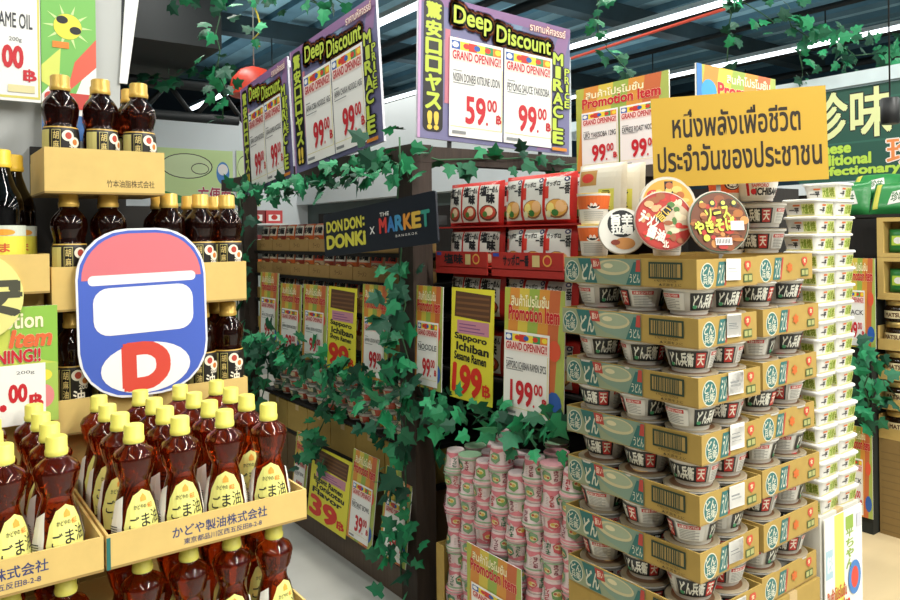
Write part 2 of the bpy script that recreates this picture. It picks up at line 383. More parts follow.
bo = tag(db.build('display_board'), 'blue rounded display board with pink top, white panels and red D', 'sign')
bo.matrix_world = frame((.280, 1.603, 1.225), (1, .0, .02), UZ)
ft = MB(); ft.box(.115, .14, -.16, .02, -.03, -.007, m('d8d6cc', .6)); q = ft.build('support_strut', bo)
# --- posters of the left pile
def poster(name, x0y0, w, h, lab, art, thick=.003, u=(1, 0, 0), v=UZ, base=WHITE, cat='poster'):
    b = MB(); b.box(0, w, 0, h, -thick, 0, base); art(b, w, h); o = tag(b.build(name), lab, cat); o.matrix_world = frame(x0y0, u, v); return o
def art_left(b, w, h):
    b.rect(0, 0, w, h, m('c9d45a', .5)); b.poly([(w*.55, h*.6), (w, h*.5), (w, h), (w*.5, h)], m('8fc04a', .5)); b.rect(w*.70, 0, w, h*.5, m('a9c65a', .5)); b.ell(w*.86, h*.22, w*.1, h*.1, m('e58a8a', .5)); b.ell(w*.85, h*.4, w*.09, h*.05, m('f2e04a', .5))
    b.otext('Promotion', w*.05, h*.82, w*.85, h*.95, m('fbf3c8', .5), m('7c8a32', .5), .03, .03); b.otext('Item', w*.52, h*.66, w*.92, h*.80, m('e06a3a', .5), m('fbf3c8', .5), .05, .05, shear=.2)
    b.otext('OPENING!!', w*.12, h*.53, w*.82, h*.635, RED, WHITE, .04, .05)
    b.rect(0, 0, w*.87, h*.51, WHITE); b.text('200g', w*.58, h*.42, w*.76, h*.455, m('55565a', .5)); b.text('99.', w*.10, h*.14, w*.47, h*.34, RED, .05); b.text('00', w*.51, h*.20, w*.68, h*.34, RED, .05); b.baht(w*.71, h*.12, w*.84, h*.26, RED)
poster('price_poster', (.075, 1.606, 1.203), .168, .222, 'bright promotion price poster beside the blue display board', art_left)
def art_sesame(b, w, h):
    b.rect(0, 0, w, h, m('efefec', .5))
    for r in ((.982, .02, .995, 1), (0, .02, .995, .036)): b.rect(w*r[0], h*r[1], w*r[2], h*r[3], m('d8cf6a', .5))
    b.text('SESAME OIL', w*.66, h*.50, w*.95, h*.60, m('3a3b40', .5), .02); b.text('200g', w*.80, h*.40, w*.88, h*.435, m('3a3b40', .5)); b.text('99.', w*.45, h*.18, w*.73, h*.37, RED, .05); b.text('00', w*.76, h*.23, w*.885, h*.37, RED, .05); b.baht(w*.89, h*.135, w*.97, h*.225, RED); b.rect(w*.79, h*.06, w*.96, h*.11, m('e2d9a4', .5))
Ys = 1.86
p0 = onY(41, 103, Ys); pt = onY(38, -12, Ys)
poster('price_poster', (p0.x-.30, Ys, p0.z), .30, .32, 'white sesame oil price sheet hanging above the large bottle', art_sesame)
def art_sun(b, w, h):
    b.rect(0, 0, w, h, m('79bd5c', .5)); b.poly([(0, h*.28), (w*.35, h*.42), (w*.5, h*.2), (w, h*.62), (w, 0), (0, 0)], m('f0efe9', .5)); b.poly([(w*.45, h*.30), (w, h*.48), (w, h*.66), (w*.6, h*.50)], m('e0604a', .5)); b.poly([(0, h*.46), (w*.35, h*.58), (w*.3, h*.30), (0, h*.36)], m('d8e06a', .5))
    w1 = b.lay()
    for i in range(10):
        a = i*.628; cx, cy = w*.48, h*.72; b.poly([(cx+.030*math.cos(a-.1), cy+.030*math.sin(a-.1)), (cx+.052*math.cos(a), cy+.052*math.sin(a)), (cx+.030*math.cos(a+.1), cy+.030*math.sin(a+.1))], m('cfe8a0', .5), w1)
    b.ell(w*.48, h*.72, .029, .029, m('efe04a', .5)); b.ell(w*.38, h*.76, .012, .009, INK); b.ell(w*.62, h*.70, .012, .009, INK); b.rect(w*.2, h*.58, w*.5, h*.62, m('e8862c', .5))
    b.rect(0, 0, w*.9, h*.16, m('3c6aa8', .5)); b.rrect(w*.05, h*.20, w*.95, h*.30, .01, m('c9453c', .5))
a0 = onY(42, 130, Ys+.01); a1 = onY(97, 130, Ys+.01)
poster('sun_poster', (a0.x, Ys+.01, a0.z-.02), a1.x-a0.x, .36, 'green poster with a yellow sun in dark glasses behind bottles', art_sun)
b = MB(); x0 = onY(97, 60, 1.90).x; x1 = onY(123, 60, 1.90).x; b.add([(x0-.55, 1.90, 1.0), (x1-.03, 1.90, 1.0), (x1-.03, 2.3, 1.0), (x0-.55, 2.3, 1.0), (x0-.55, 1.90, 3.0), (x1+.02, 1.90, 3.0), (x1+.02, 2.3, 3.0), (x0-.55, 2.3, 3.0)], [(3, 2, 1, 0), (4, 5, 6, 7), (0, 1, 5, 4), (1, 2, 6, 5), (2, 3, 7, 6), (3, 0, 4, 7)], m('b9bcba', .6, 'wall')); b.box(x0-.55, x1-.03, 1.90, 2.3, 0, .9999, m('b9bcba', .6, 'wall'))
struct(b.build('column_white'))
b = MB(); b.box(0, .42, 0, .012, 0, 1.63, m('1d1a17', .8)); b.box(0, .20, 0, .012, 1.63, 1.76, m('1d1a17', .8)); tag(b.build('added_dark_sheet', loc=(.235, 1.882, 0)), 'added dark sheet giving the shade behind the stacked dark bottle boxes', 'panel')  # sheet added so the gaps behind the bottles stay dark
b = MB(); q0 = onY(124, 84, 1.90); q1 = onY(139, 0, 1.90); b.add([(q0.x-.012, 1.892, q0.z), (q0.x+.006, 1.892, q0.z), (q1.x+.006, 1.892, q1.z+.06), (q1.x-.028, 1.892, q1.z+.06), (q0.x-.012, 1.898, q0.z), (q0.x+.006, 1.898, q0.z), (q1.x+.006, 1.898, q1.z+.06), (q1.x-.028, 1.898, q1.z+.06)], [(0, 1, 2, 3), (7, 6, 5, 4), (0, 4, 5, 1), (1, 5, 6, 2), (2, 6, 7, 3), (3, 7, 4, 0)], m('eef0ef', .5))
tag(b.build('banner_strip'), 'narrow white banner hanging on the grey column behind bottles', 'banner')
def disc_art():
    b = MB(); n = 36; pts = [(.085*math.cos(2*math.pi*i/n), .085*math.sin(2*math.pi*i/n)) for i in range(n)]
    outline(pts, m('e6e08a', .5), -.004, 0, b); b.text('安', -.02, -.035, .078, .035, m('4a4a3a', .5), .05); return b
o = tag(disc_art().build('disc_sign'), 'pale yellow round sign cut off by the left photo edge', 'sign'); e = onY(-30, 298, 1.595); o.matrix_world = frame(e, (1, 0, 0), UZ)
# ================================================================ noodle tower
SX, SY = 1.598, 1.118
TAN = m('ac8f48', .8, 'card'); TEAL = m('2f6a66', .6); CREAM = m('c9c096', .6); GREEN = m('7d9684', .6)
def emblem(b, cx, cy, r):
    b.ell(cx, cy, r, r*1.1, m('cfcfba', .6), 22); b.ell(cx, cy, r*.9, r, TEAL, 22)
    b.text('どん', cx-r*.68, cy+r*.02, cx+r*.68, cy+r*.75, m('cfcfba', .6), .03); b.text('兵衛', cx-r*.68, cy-r*.75, cx+r*.68, cy-r*.04, m('cfcfba', .6), .02)
def left_print(L=.458, H=.076):
    b = MB(); k = L/.458
    b.rect(.0, .002, .285*k, H-.002, m('8f9a7c', .6)); b.poly([(.10*k, H-.002), (.285*k, H-.002), (.285*k, .004), (.23*k, .002), (.16*k, .016), (.12*k, .036)], GREEN)
    b.ell(.185*k, .050, .062*k, .022, CREAM, 22); b.ell(.19*k, .052, .050*k, .016, m('9fab8f', .6), 22); b.ell(.17*k, .054, .018, .007, m('d8d0a8', .6), 12)
    b.poly([(.085*k, .004), (.13*k, .004), (.105*k, H-.003), (.055*k, H-.003)], TEAL); emblem(b, .032*k, .036, .028)
    b.text('どん', .072*k, .012, .122*k, .058, m('cfcfba', .6), .03); b.poly([(.115*k, .044), (.145*k, .044), (.138*k, H-.003), (.105*k, H-.003)], m('b5443a', .6)); b.text('旨い', .116*k, .050, .138*k, .068, m('f0e6d0', .6), .02)
    b.poly([(.235*k, .004), (.285*k, .004), (.285*k, .066), (.262*k, .066)], TEAL); b.text('うどん', .248*k, .010, .282*k, .034, m('cfcfba', .6), .02); b.poly([(.268*k, .04), (.284*k, .04), (.284*k, H-.004), (.272*k, H-.004)], m('b5443a', .6))
    b.rect(.285*k, .0, .2865*k, H, m('8a6d3c', .8))
    b.rect(.312*k, .024, .418*k, .068, m('233a2c', .6)); b.rect(.318*k, .029, .412*k, .063, m('a98c50', .7)); w = b.lay(); x = .322*k
    R = random.Random(3)
    while x < .405*k:
        q = R.choice((.0016, .0026, .004)); b.rect(x, .029, x+q, .063, m('233a2c', .6), w); x += q+R.choice((.0018, .003))
    b.text('4 902105 107034', .33*k, .016, .40*k, .022, m('4a3c20', .7)); b.text('▲天面を上に', .345*k, .006, .415*k, .013, m('4a3c20', .7), .02)
    return b
def right_print(L=.272, H=.076, sticker=False):
    b = MB(); emblem(b, .045, .034, .030)
    b.poly([(.080, .006), (.115, .006), (.128, .068), (.094, .068)], TEAL); b.text('うどん', .088, .012, .120, .062, m('cfcfba', .6), .02, shear=.18)
    b.poly([(.117, .006), (.124, .006), (.138, .068), (.131, .068)], m('b5443a', .6))
    b.poly([(L-.062, .050), (L-.032, .050), (L-.032, .060), (L-.036, .066), (L-.058, .066), (L-.062, .060)], m('c24a34', .6)); b.poly([(L-.062, .050), (L-.047, .038), (L-.032, .050)], m('c24a34', .6)); b.text('食', L-.054, .049, L-.04, .062, m('f0d9a8', .6), .02)
    b.rect(L-.068, .010, L-.026, .032, m('4c5f33', .6)); w = b.lay()
    for i in range(2): b.rect(L-.064+.02*i, .014, L-.049+.02*i, .028, m('a8a86a', .6), w)
    if not sticker: b.text('*', L*.52, .026, L*.60, .050, m('c9672c', .6), .05)
    return b
LP, RP1, RP2 = left_print(), right_print(), right_print(.30)
TR1 = Kind(tag(open_tray('noodle_tray', .272, .458, .076, front=RP1, side=LP, card=TAN), None, 'tray'))
TR2 = Kind(tag(open_tray('noodle_tray', .300, .40, .076, front=RP2, card=TAN), None, 'tray'))
st = MB(); st.box(0, .066, 0, .056, -.0008, 0, m('e9e7e0', .6)); st.rect(.008, .030, .044, .032, GREY); st.rect(.008, .022, .052, .023, GREY)
# bowl
BP = [(.046, 0), (.048, .003), (.0475, .008), (.0505, .010), (.064, .060), (.0665, .064), (.0700, .065), (.0705, .069), (.0690, .071)]
def bowl_kind(bands, nm, lid='8f826a', bm='ccc9c0'):
    o = MB(); o.lathe(BP, m(bm, .5), 28); fl = MB()
    for f in bands: f(fl)
    fl.cut([i*.012-.20 for i in range(34)], [.03, .045])
    rr_ = lambda z: .0505+(z-.010)/.05*.0135+.0006
    o.join(fl, lambda p: V(((rr_(p.y)+p.z)*math.sin(p.x/.058), -(rr_(p.y)+p.z)*math.cos(p.x/.058), p.y)))
    r = tag(o.build(nm), None, 'bowl')
    l = MB(); l.lathe([(.0695, .0712), (.0715, .0716), (.0715, .0728), (.066, .0735), (.01, .0738)], m(lid, .4), 28); l.ell(0, 0, .055, .055, m('6a4a30', .45), 24, .0741); l.ell(.01, .005, .03, .026, m('d9b06a', .45), 18, .0744); l.rect(-.045, .012, -.012, .035, m('b5322c', .45), .0747)
    l.build('lid', r); return r
def black_panel(u0, u1):
    def f(b):
        b.rect(u0, .013, u1, .058, m('191c1c', .4)); b.text('どん兵衛', u0+.008, .019, u0+(u1-u0)*.66, .054, m('dcdccf', .5), .04)
        b.rect(u0+(u1-u0)*.72, .016, u0+(u1-u0)*.95, .055, m('b5322c', .45)); b.text('天', u0+(u1-u0)*.75, .022, u0+(u1-u0)*.92, .050, m('e8dccb', .5), .03); b.ell(u0+.012, .022, .006, .005, m('3f8f5f', .5), 10)
    return f
def info_panel(u0, u1):
    def f(b):
        b.rect(u0, .013, u1, .058, m('cfcdc4', .5)); b.rect(u0+.004, .046, u1-.01, .056, m('b5322c', .45)); w = b.lay(); b.text('お湯を注いで5分', u0+.008, .0475, u1-.014, .0545, m('f3e9df', .5), .02)
        for i in range(6): b.rect(u0+.006, .018+i*.0045, u1-.012-.01*(i % 2), .0195+i*.0045, m('6f706c', .5), w)
    return f
BOWL = Kind(bowl_kind((black_panel(-.178, -.075), info_panel(-.068, -.012), black_panel(-.005, .098), info_panel(.105, .172)), 'noodle_bowl'))
PITCH = .1475
LZ = [1.404-PITCH*i for i in range(7)]
names = ['top', 'second', 'third', 'fourth', 'fifth', 'sixth', 'seventh']
for k, z in enumerate(LZ):
    dx = RND.uniform(-.012, .012) if k else 0; dy = RND.uniform(-.009, .009) if k else 0; a = RND.uniform(-.03, .03) if k else 0
    t1 = TR1.put((SX+dx, SY+dy, z), (0, 0, a), 'printed noodle tray with barcode at the tower corner, %s from the top' % ORD[k], 'printed noodle trays')
    s = st.build('price_sticker', t1); s.matrix_local = frame((.118, -.0062, .022+RND.uniform(-.004, .008)), (1, 0, RND.uniform(-.06, .03)), UZ); s['label'] = 'blank white paper sticker'
    TR2.put((SX+.290+RND.uniform(-.006, .008), SY+RND.uniform(-.004, .01), z+.002), (0, 0, RND.uniform(-.02, .02)), 'printed noodle tray beside the white tubs, %s from the top' % ORD[k], 'printed noodle trays')
    lay = [(.072, .076), (.199, .076), (.072, .226), (.072, .380)]
    if k < 6:
        for i, (bx, by) in enumerate(lay):
            where = ['at the corner', 'second from corner on the bright face', 'second from corner on the dim face', 'third from corner on the dim face'][i]
            jx, jy = RND.uniform(-.0015, .0015), RND.uniform(-.0015, .0015)
            BOWL.put((SX+dx+bx+jx, SY+dy+by+jy, z-PITCH+.0735+.0045), (0, 0, RND.uniform(0, 6.28)), 'upper noodle bowl %s, under the %s tray' % (where, names[k]), 'black and white noodle bowls')
        for i in range(2):
            BOWL.put((SX+.290+.077+.146*i, SY+.077, z+.002-PITCH+.0785), (0, 0, RND.uniform(0, 6.28)), 'upper noodle bowl %s past the corner tray, under the %s tray beside the tubs' % (ORD[i], names[k]), 'black and white noodle bowls')
    if 0 < k < 7:
        for i, (bx, by) in enumerate(lay):
            where = ['at the corner', 'second from corner on the bright face', 'second from corner on the dim face', 'third from corner on the dim face'][i]
            BOWL.put((SX+dx+bx, SY+dy+by, z+.0042), (0, 0, RND.uniform(0, 6.28)), 'lower noodle bowl %s, sunk in the %s tray' % (where, names[k]), 'black and white noodle bowls')
        for i in range(2):
            BOWL.put((SX+.290+.077+.146*i, SY+.077, z+.0062), (0, 0, RND.uniform(0, 6.28)), 'lower noodle bowl %s past the corner, sunk in the %s tray beside the tubs' % (ORD[i], names[k]), 'black and white noodle bowls')
cf = MB(); cf.ell(.05, .09, .02, .02, m('c24a34', .6)); cf.text('日清のどん兵衛', .08, .07, .22, .10, TEAL, .03); cs = left_print(.458, .08); cs2 = MB(); cs2.ell(.03, .10, .014, .012, m('c24a34', .6)); cs2.rect(.02, .05, .26, .09, GREEN); cs2.rect(.31, .05, .41, .09, m('233a2c', .6))
zb = LZ[6]-.002
for k in range(3):
    h = zb/3-.001
    carton('noodle_carton', .272, .458, h, (SX, SY, zb-(k+1)*(zb/3)), 'closed noodle carton under the tower corner, %s below the trays' % ORD[k], cf, cs2, TAN, 'closed noodle cartons')
    carton('noodle_carton', .300, .40, h, (SX+.290, SY+.002, zb-(k+1)*(zb/3)), 'closed noodle carton beside the white promotion poster, %s below the trays' % ORD[k], cf, None, TAN, 'closed noodle cartons')
# white tubs
def tub_kind():
    o = MB()
    def ring(hx, hy, z, r, n=4):
        return [(x, y, z) for x, y in rr(-hx, -hy, hx, hy, r, n)]
    P = [ring(.047, .047, 0, .012), ring(.0545, .0545, .043, .014), ring(.0548, .0548, .0445, .014), ring(.0600, .0600, .045, .018), ring(.0603, .0603, .050, .018), ring(.057, .057, .0526, .016)]
    n = len(P[0]); vs = sum(P, []); fs = [(j*n+i, j*n+(i+1) % n, (j+1)*n+(i+1) % n, (j+1)*n+i) for j in range(len(P)-1) for i in range(n)]+[tuple(range(n))[::-1], tuple(range((len(P)-1)*n, len(P)*n))]
    o.add(vs, fs, m('dad9d3', .45), False); r = tag(o.build('noodle_tub'), None, 'tub')
    b = MB(); b.rect(.004, .006, .044, .038, m('d3d98a', .5)); b.text('大盛', .007, .009, .024, .036, m('7f9a2c', .5), .05); b.text('焼', .026, .009, .041, .036, m('7f8f2a', .5), .04); b.text('一平', -.034, .010, -.004, .026, INK, .04); b.rect(-.022, .031, 0.0, .036, m('d8702c', .5)); b.rect(-.044, .001, .044, .004, m('e0d48a', .5))
    q = MB(); q.join(b, lambda p: V((p.x, -.0473-p.y*.174-p.z, p.y))); q.join(b, lambda p: V((-.0473-p.y*.174-p.z, -p.x, p.y))); l = q.build('label', r); l['label'] = 'green and white printed label'
    return r
TUB = Kind(tub_kind()); TX = (2.268, 2.390)
tz0 = .690; TP = .0531
for i, x in enumerate(TX):
    for j in range(19 - (i == 0)*0):
        if i == 0 and j == 18: continue
        TUB.put((x+RND.uniform(-.003, .003), SY+.064+RND.uniform(-.004, .004), tz0+j*TP), (0, 0, RND.uniform(-.05, .05)), 'white noodle tub, %s from the bottom in the %s column' % (ORD[j], ('inner', 'outer')[i]), 'white noodle tubs')
carton('tub_carton', .245, .13, tz0-.001, (2.200, SY+.006, 0), 'white box carrying the columns of white tubs', card=m('d0cdc2', .7))
def art_tub(b, w, h):
    b.rect(0, 0, w, h, m('eeeee6', .5)); b.rect(w*.25, h*.35, w*.5, h, m('e2df6a', .5)); b.rect(w*.02, h*.62, w*.20, h*.8, m('a9c8d6', .5)); b.text('焼そば', w*.06, h*.66, w*.20, h*.76, m('f4f4ee', .5), .04); b.vtext('一平ちゃん', w*.55, h*.62, w*.75, h*.95, m('8fb04a', .5), .03); b.rect(w*.84, h*.86, w*.97, h*.95, m('c9cbd6', .5))
    b.otext('สินค้าโปรโมชั่น', w*.04, h*.47, w*.55, h*.55, m('c9453c', .5), m('f2d93c', .5), .03, .03); b.otext('Promotion', w*.03, h*.38, w*.62, h*.46, RED, m('f2d93c', .5), .04, .05); b.ell(w*.76, h*.55, w*.17, h*.11, m('3f7fc4', .5)); b.ell(w*.76, h*.55, w*.10, h*.07, m('d9473c', .5))
    b.otext('GRAND OPENING!!', w*.1, h*.24, w*.95, h*.33, RED, WHITE, .05, .03); b.rect(w*.1, .0, w*.95, h*.2, WHITE)
poster('promotion_poster', (2.208, SY-.004, .20), .235, .482, 'white and yellow promotion poster below the white tubs', art_tub)
# things on top of the tower
ZT = 1.404+.078
def cup_kind(nm, prof, col, lidc, fl, lr, cat='cup', vcuts=()):
    o = MB(); o.lathe(prof, m(col, .45), 26); fl.cut([i*.01-.14 for i in range(29)], vcuts)
    o.join(fl, lambda p: V(((lr(p.y)+p.z)*math.sin(p.x/lr(prof[-1][1]*.5)), -(lr(p.y)+p.z)*math.cos(p.x/lr(prof[-1][1]*.5)), p.y)))
    r = tag(o.build(nm), None, cat); l = MB(); R0, z0 = prof[-1]; l.lathe([(R0, z0), (R0+.001, z0+.0008), (R0+.001, z0+.0018), (R0-.004, z0+.0025)], m(lidc, .35), 26); l.build('lid', r); return r
# two stacked cups at the far end
f = MB(); f.rect(-.1, .045, .1, .084, m('d9662c', .45)); f.ell(0, .062, .022, .019, m('efe9df', .5)); f.ell(0, .062, .018, .015, INK); f.text('麺', -.010, .053, .010, .072, m('efe9df', .5), .03)
for i in range(5): f.rect(-.03, .012+i*.006, .03, .0135+i*.006, GREY)
CUPP = [(.036, 0), (.038, .003), (.0385, .006), (.046, .082), (.049, .085), (.049, .090)]
CUP = Kind(cup_kind('noodle_cup', CUPP, 'e6e3da', 'e9c24a', f, radius(CUPP)))
c0 = onX(590, 250, 1.66)
CUP.put((c0.x, SY+.395, ZT), (0, 0, -.95), 'white noodle cup with orange band standing lower at the far end of the tower'); CUP.put((c0.x, SY+.396, ZT+.0935), (0, 0, -.85), 'white noodle cup with orange band standing on another cup')
c1 = CUP.put((SX+.20, SY+.24, ZT+.0), (0, 0, -.6), 'white noodle cup behind the round noodle lids')
# round bowls leaning, lid towards the aisle
def lidbowl(nm, art, R, lab, px, py, d, yaw, tilt):
    b = MB(); b.lathe([(R, 0), (R*1.03, -.002), (R*1.03, -.006), (R*.95, -.008), (R*.68, -.055), (R*.60, -.058)], m('b5ada0', .45), 30)
    r = tag(b.build(nm), lab, 'bowl'); l = MB(); art(l, R); q = l.build('lid', r)
    p = atD(px, py, d); n = V((-math.sin(yaw), -math.cos(yaw), tilt)).normalized(); u = V((math.cos(yaw), -math.sin(yaw), 0)); r.matrix_world = frame(p, u, n.cross(u)); return r
def blobs(b, R, cols, n, seed, r0=.08, r1=.2, ring=1.0):
    q = random.Random(seed)
    for i in range(n):
        a = q.uniform(0, 6.28); d = R*math.sqrt(q.uniform(0, .75))*ring; b.ell(d*math.cos(a), d*math.sin(a), R*q.uniform(r0, r1), R*q.uniform(r0, r1)*.7, m(q.choice(cols), .45), 9, b.w+.00003*i+.0004)
    b.w += .0012
def art_red(b, R):
    b.ell(0, 0, R*.99, R*.99, m('9a3026', .4), 36, .0006); b.ell(0, 0, R*.93, R*.93, m('b5342a', .4), 36, .001); b.w = .0013; b.poly([(R*.05, -R*.5), (R*.8, -R*.3), (R*.85, R*.3), (R*.4, R*.75), (-R*.1, R*.4)], m('c9b79a', .45)); blobs(b, R, ('d9a878', 'e6d2b0', '9a5a34', 'c9382c', '4f7a3a'), 34, 5)
    b.poly([(-R*.35, R*.10), (R*.18, R*.55), (R*.32, R*.38), (-R*.2, -R*.1)], INK); b.text('旨い', -R*.26, R*.08, R*.26, R*.42, m('e9c24a', .45), .02, rot=.7); b.text('ラーメン', -R*.85, -R*.15, -R*.2, R*.25, m('f0e6d6', .5), .06, rot=-.5); b.text('醤油', -R*.6, -R*.62, R*.0, -R*.25, m('f0e6d6', .5), .06, rot=-.4); b.text('北', -R*.1, -R*.92, R*.1, -R*.68, m('f0e6d6', .5), .04)
def art_brown(b, R):
    b.ell(0, 0, R*.99, R*.99, m('2f4a30', .4), 36, .0006); b.ell(0, 0, R*.95, R*.95, m('6d3a1e', .4), 36, .001); b.w = .0013; blobs(b, R, ('8a4a24', '4a2814', 'a8642c', 'c98a4a', 'b5342a'), 60, 9)
    for i in range(4): b.ell(-R*.55+i*R*.36, R*.60, R*.11, R*.13, m('3a3a30', .4), 12); b.ell(-R*.55+i*R*.36, R*.62, R*.07, R*.07, m('d9cf5a', .4), 12)
    b.otext('ソース', -R*.45, R*.10, R*.35, R*.45, m('d3de4e', .45), m('20240f', .45), .05, .06, rot=.18); b.otext('やきそば', -R*.85, -R*.32, R*.5, R*.08, m('d3de4e', .45), m('20240f', .45), .05, .06, rot=.12)
    b.ell(-R*.48, -R*.52, R*.11, R*.11, m('d3de4e', .45), 14); b.rect(-R*.2, -R*.75, R*.35, -R*.52, WHITE); w = b.lay()
    for i in range(9): b.rect(-R*.15+i*R*.05, -R*.71, -R*.125+i*R*.05, -R*.56, INK, w)
    b.rect(R*.35, -R*.28, R*.8, R*.02, m('d9d9d2', .5))
def art_bw(b, R):
    b.ell(0, 0, R*.99, R*.99, m('d9d6cc', .4), 36, .0006); b.w = .001; b.ell(0, R*.32, R*.62, R*.60, m('1b1d1f', .4), 26); b.text('旨辛', -R*.45, R*.28, R*.45, R*.75, m('efeee6', .45), .05); b.text('拉麺', -R*.45, -R*.14, R*.45, R*.28, m('efeee6', .45), .05); b.ell(R*.1, -R*.55, R*.45, R*.26, m('c98a4a', .45)); b.ell(-R*.3, -R*.50, R*.2, R*.12, m('8a3a24', .45))
def art_yel(b, R):
    b.ell(0, 0, R*.99, R*.99, m('cfcabb', .4), 36, .0006); b.ell(0, 0, R*.92, R*.92, m('d9a03c', .4), 36, .001); b.w = .0013; b.rect(-R*.1, R*.2, R*.2, R*.85, INK); b.vtext('塩味', -R*.04, R*.24, R*.14, R*.8, m('efe6d0', .45), .02); b.ell(-R*.5, R*.35, R*.26, R*.2, m('c9382c', .45)); b.text('札', -R*.62, R*.25, -R*.38, R*.48, m('efe6d0', .45), .03); blobs(b, R, ('efe0b0', 'b5642c', 'd9c06a'), 14, 3, ring=.8)
lidbowl('round_noodle_bowl', art_yel, .080, 'round noodle bowl with yellow lid leaning behind the red lidded one', 668, 205, 2.10, .60, .12)
lidbowl('round_noodle_bowl', art_bw, .064, 'round noodle bowl with black and white lid leaning at the tray edge', 622, 231, 2.065, .72, .14)
lidbowl('round_noodle_bowl', art_red, .079, 'round noodle bowl with red lid leaning on the top tray', 664, 221, 1.985, .60, .14)
lidbowl('round_noodle_bowl', art_brown, .083, 'round noodle bowl with brown fried noodle lid leaning on the top tray', 719, 222, 1.965, .52, .16)
# right pile of bowls on the second tray
f = MB(); f.rect(-.09, .016, .09, .054, m('f0ece4', .45)); f.rect(-.060, .016, -.052, .054, RED); f.rect(.052, .016, .06, .054, RED); f.text('ICHIBAN', -.034, .018, .044, .038, m('1c1a1a', .45), .05); f.text('SAPPORO', -.044, .041, .002, .051, RED, .03); f.ell(-.040, .028, .008, .009, RED, 12); f.cut([i*.012-.2 for i in range(34)])
def icb(b): b.join(f)
ICHI = Kind(bowl_kind((icb,), 'noodle_bowl', 'c9b39a', 'eeeae2'))
xr = SX+.290+.208
for k in range(2): BOWL.put((xr+.004*k, SY+.12, ZT+.002+.0765*k), (0, 0, .62+.15*k), 'loose noodle bowl on the tower beside the white tubs, %s of its pile' % ('lower', 'middle')[k], 'black and white noodle bowls')
ICHI.put((xr-.01, SY+.13, ZT+.002+.155), (0, 0, -.45), 'white noodle bowl with red and black lettering on top of the pile', None)
f2 = MB(); f2.rect(-.1, .03, .1, .078, m('dd5a26', .45)); f2.ell(0.0, .056, .024, .018, INK); f2.ell(0.0, .056, .020, .0145, m('efe9df', .5)); f2.ell(0.0, .056, .017, .0118, INK); f2.text('麺', -.011, .049, .011, .063, m('efe9df', .5), .03)
OC = Kind(cup_kind('noodle_cup', [(.040, 0), (.042, .003), (.052, .080), (.055, .083), (.055, .088)], 'e6e3da', 'c9b39a', f2, radius([(.040, 0), (.042, .003), (.052, .080), (.055, .083), (.055, .088)])))
oc = onY(726, 240, SY+.20)
OC.put((oc.x, SY+.20, ZT+.154), (0, 0, -.55), 'orange noodle cup with a round black emblem behind the brown lid', None)
for k in range(2): BOWL.put((oc.x, SY+.20, ZT+.0003+.0765*k), (0, 0, 2.1+k), 'loose noodle bowl under the orange cup, %s of its pile' % ('lower', 'upper')[k], 'black and white noodle bowls')
# yellow sign
def thai(b, w, h):
    b.rect(0, 0, w, h, m('cba337', .5)); b.text('หนึ่งพลังเพื่อชีวิต', w*.125, h*.545, w*.855, h*.845, m('2e2418', .5), .026); b.text('ประจำวันของประชาชน', w*.03, h*.17, w*.965, h*.46, m('2e2418', .5), .026)
bl, br_ = atD(654, 188, 2.13), atD(829, 179, 2.02)
tl = atD(648, 100, 2.13)
ys = poster('thai_sign', bl, (br_-bl).length, .256, 'yellow card sign with two lines of Thai text above the noodle tower', thai, .004, br_-bl, tl-bl, m('cba337', .5), 'sign')
b = MB(); b.box(.17, .182, -.30, .10, -.012, -.005, m('8a8a84', .5)); b.build('stick', ys)
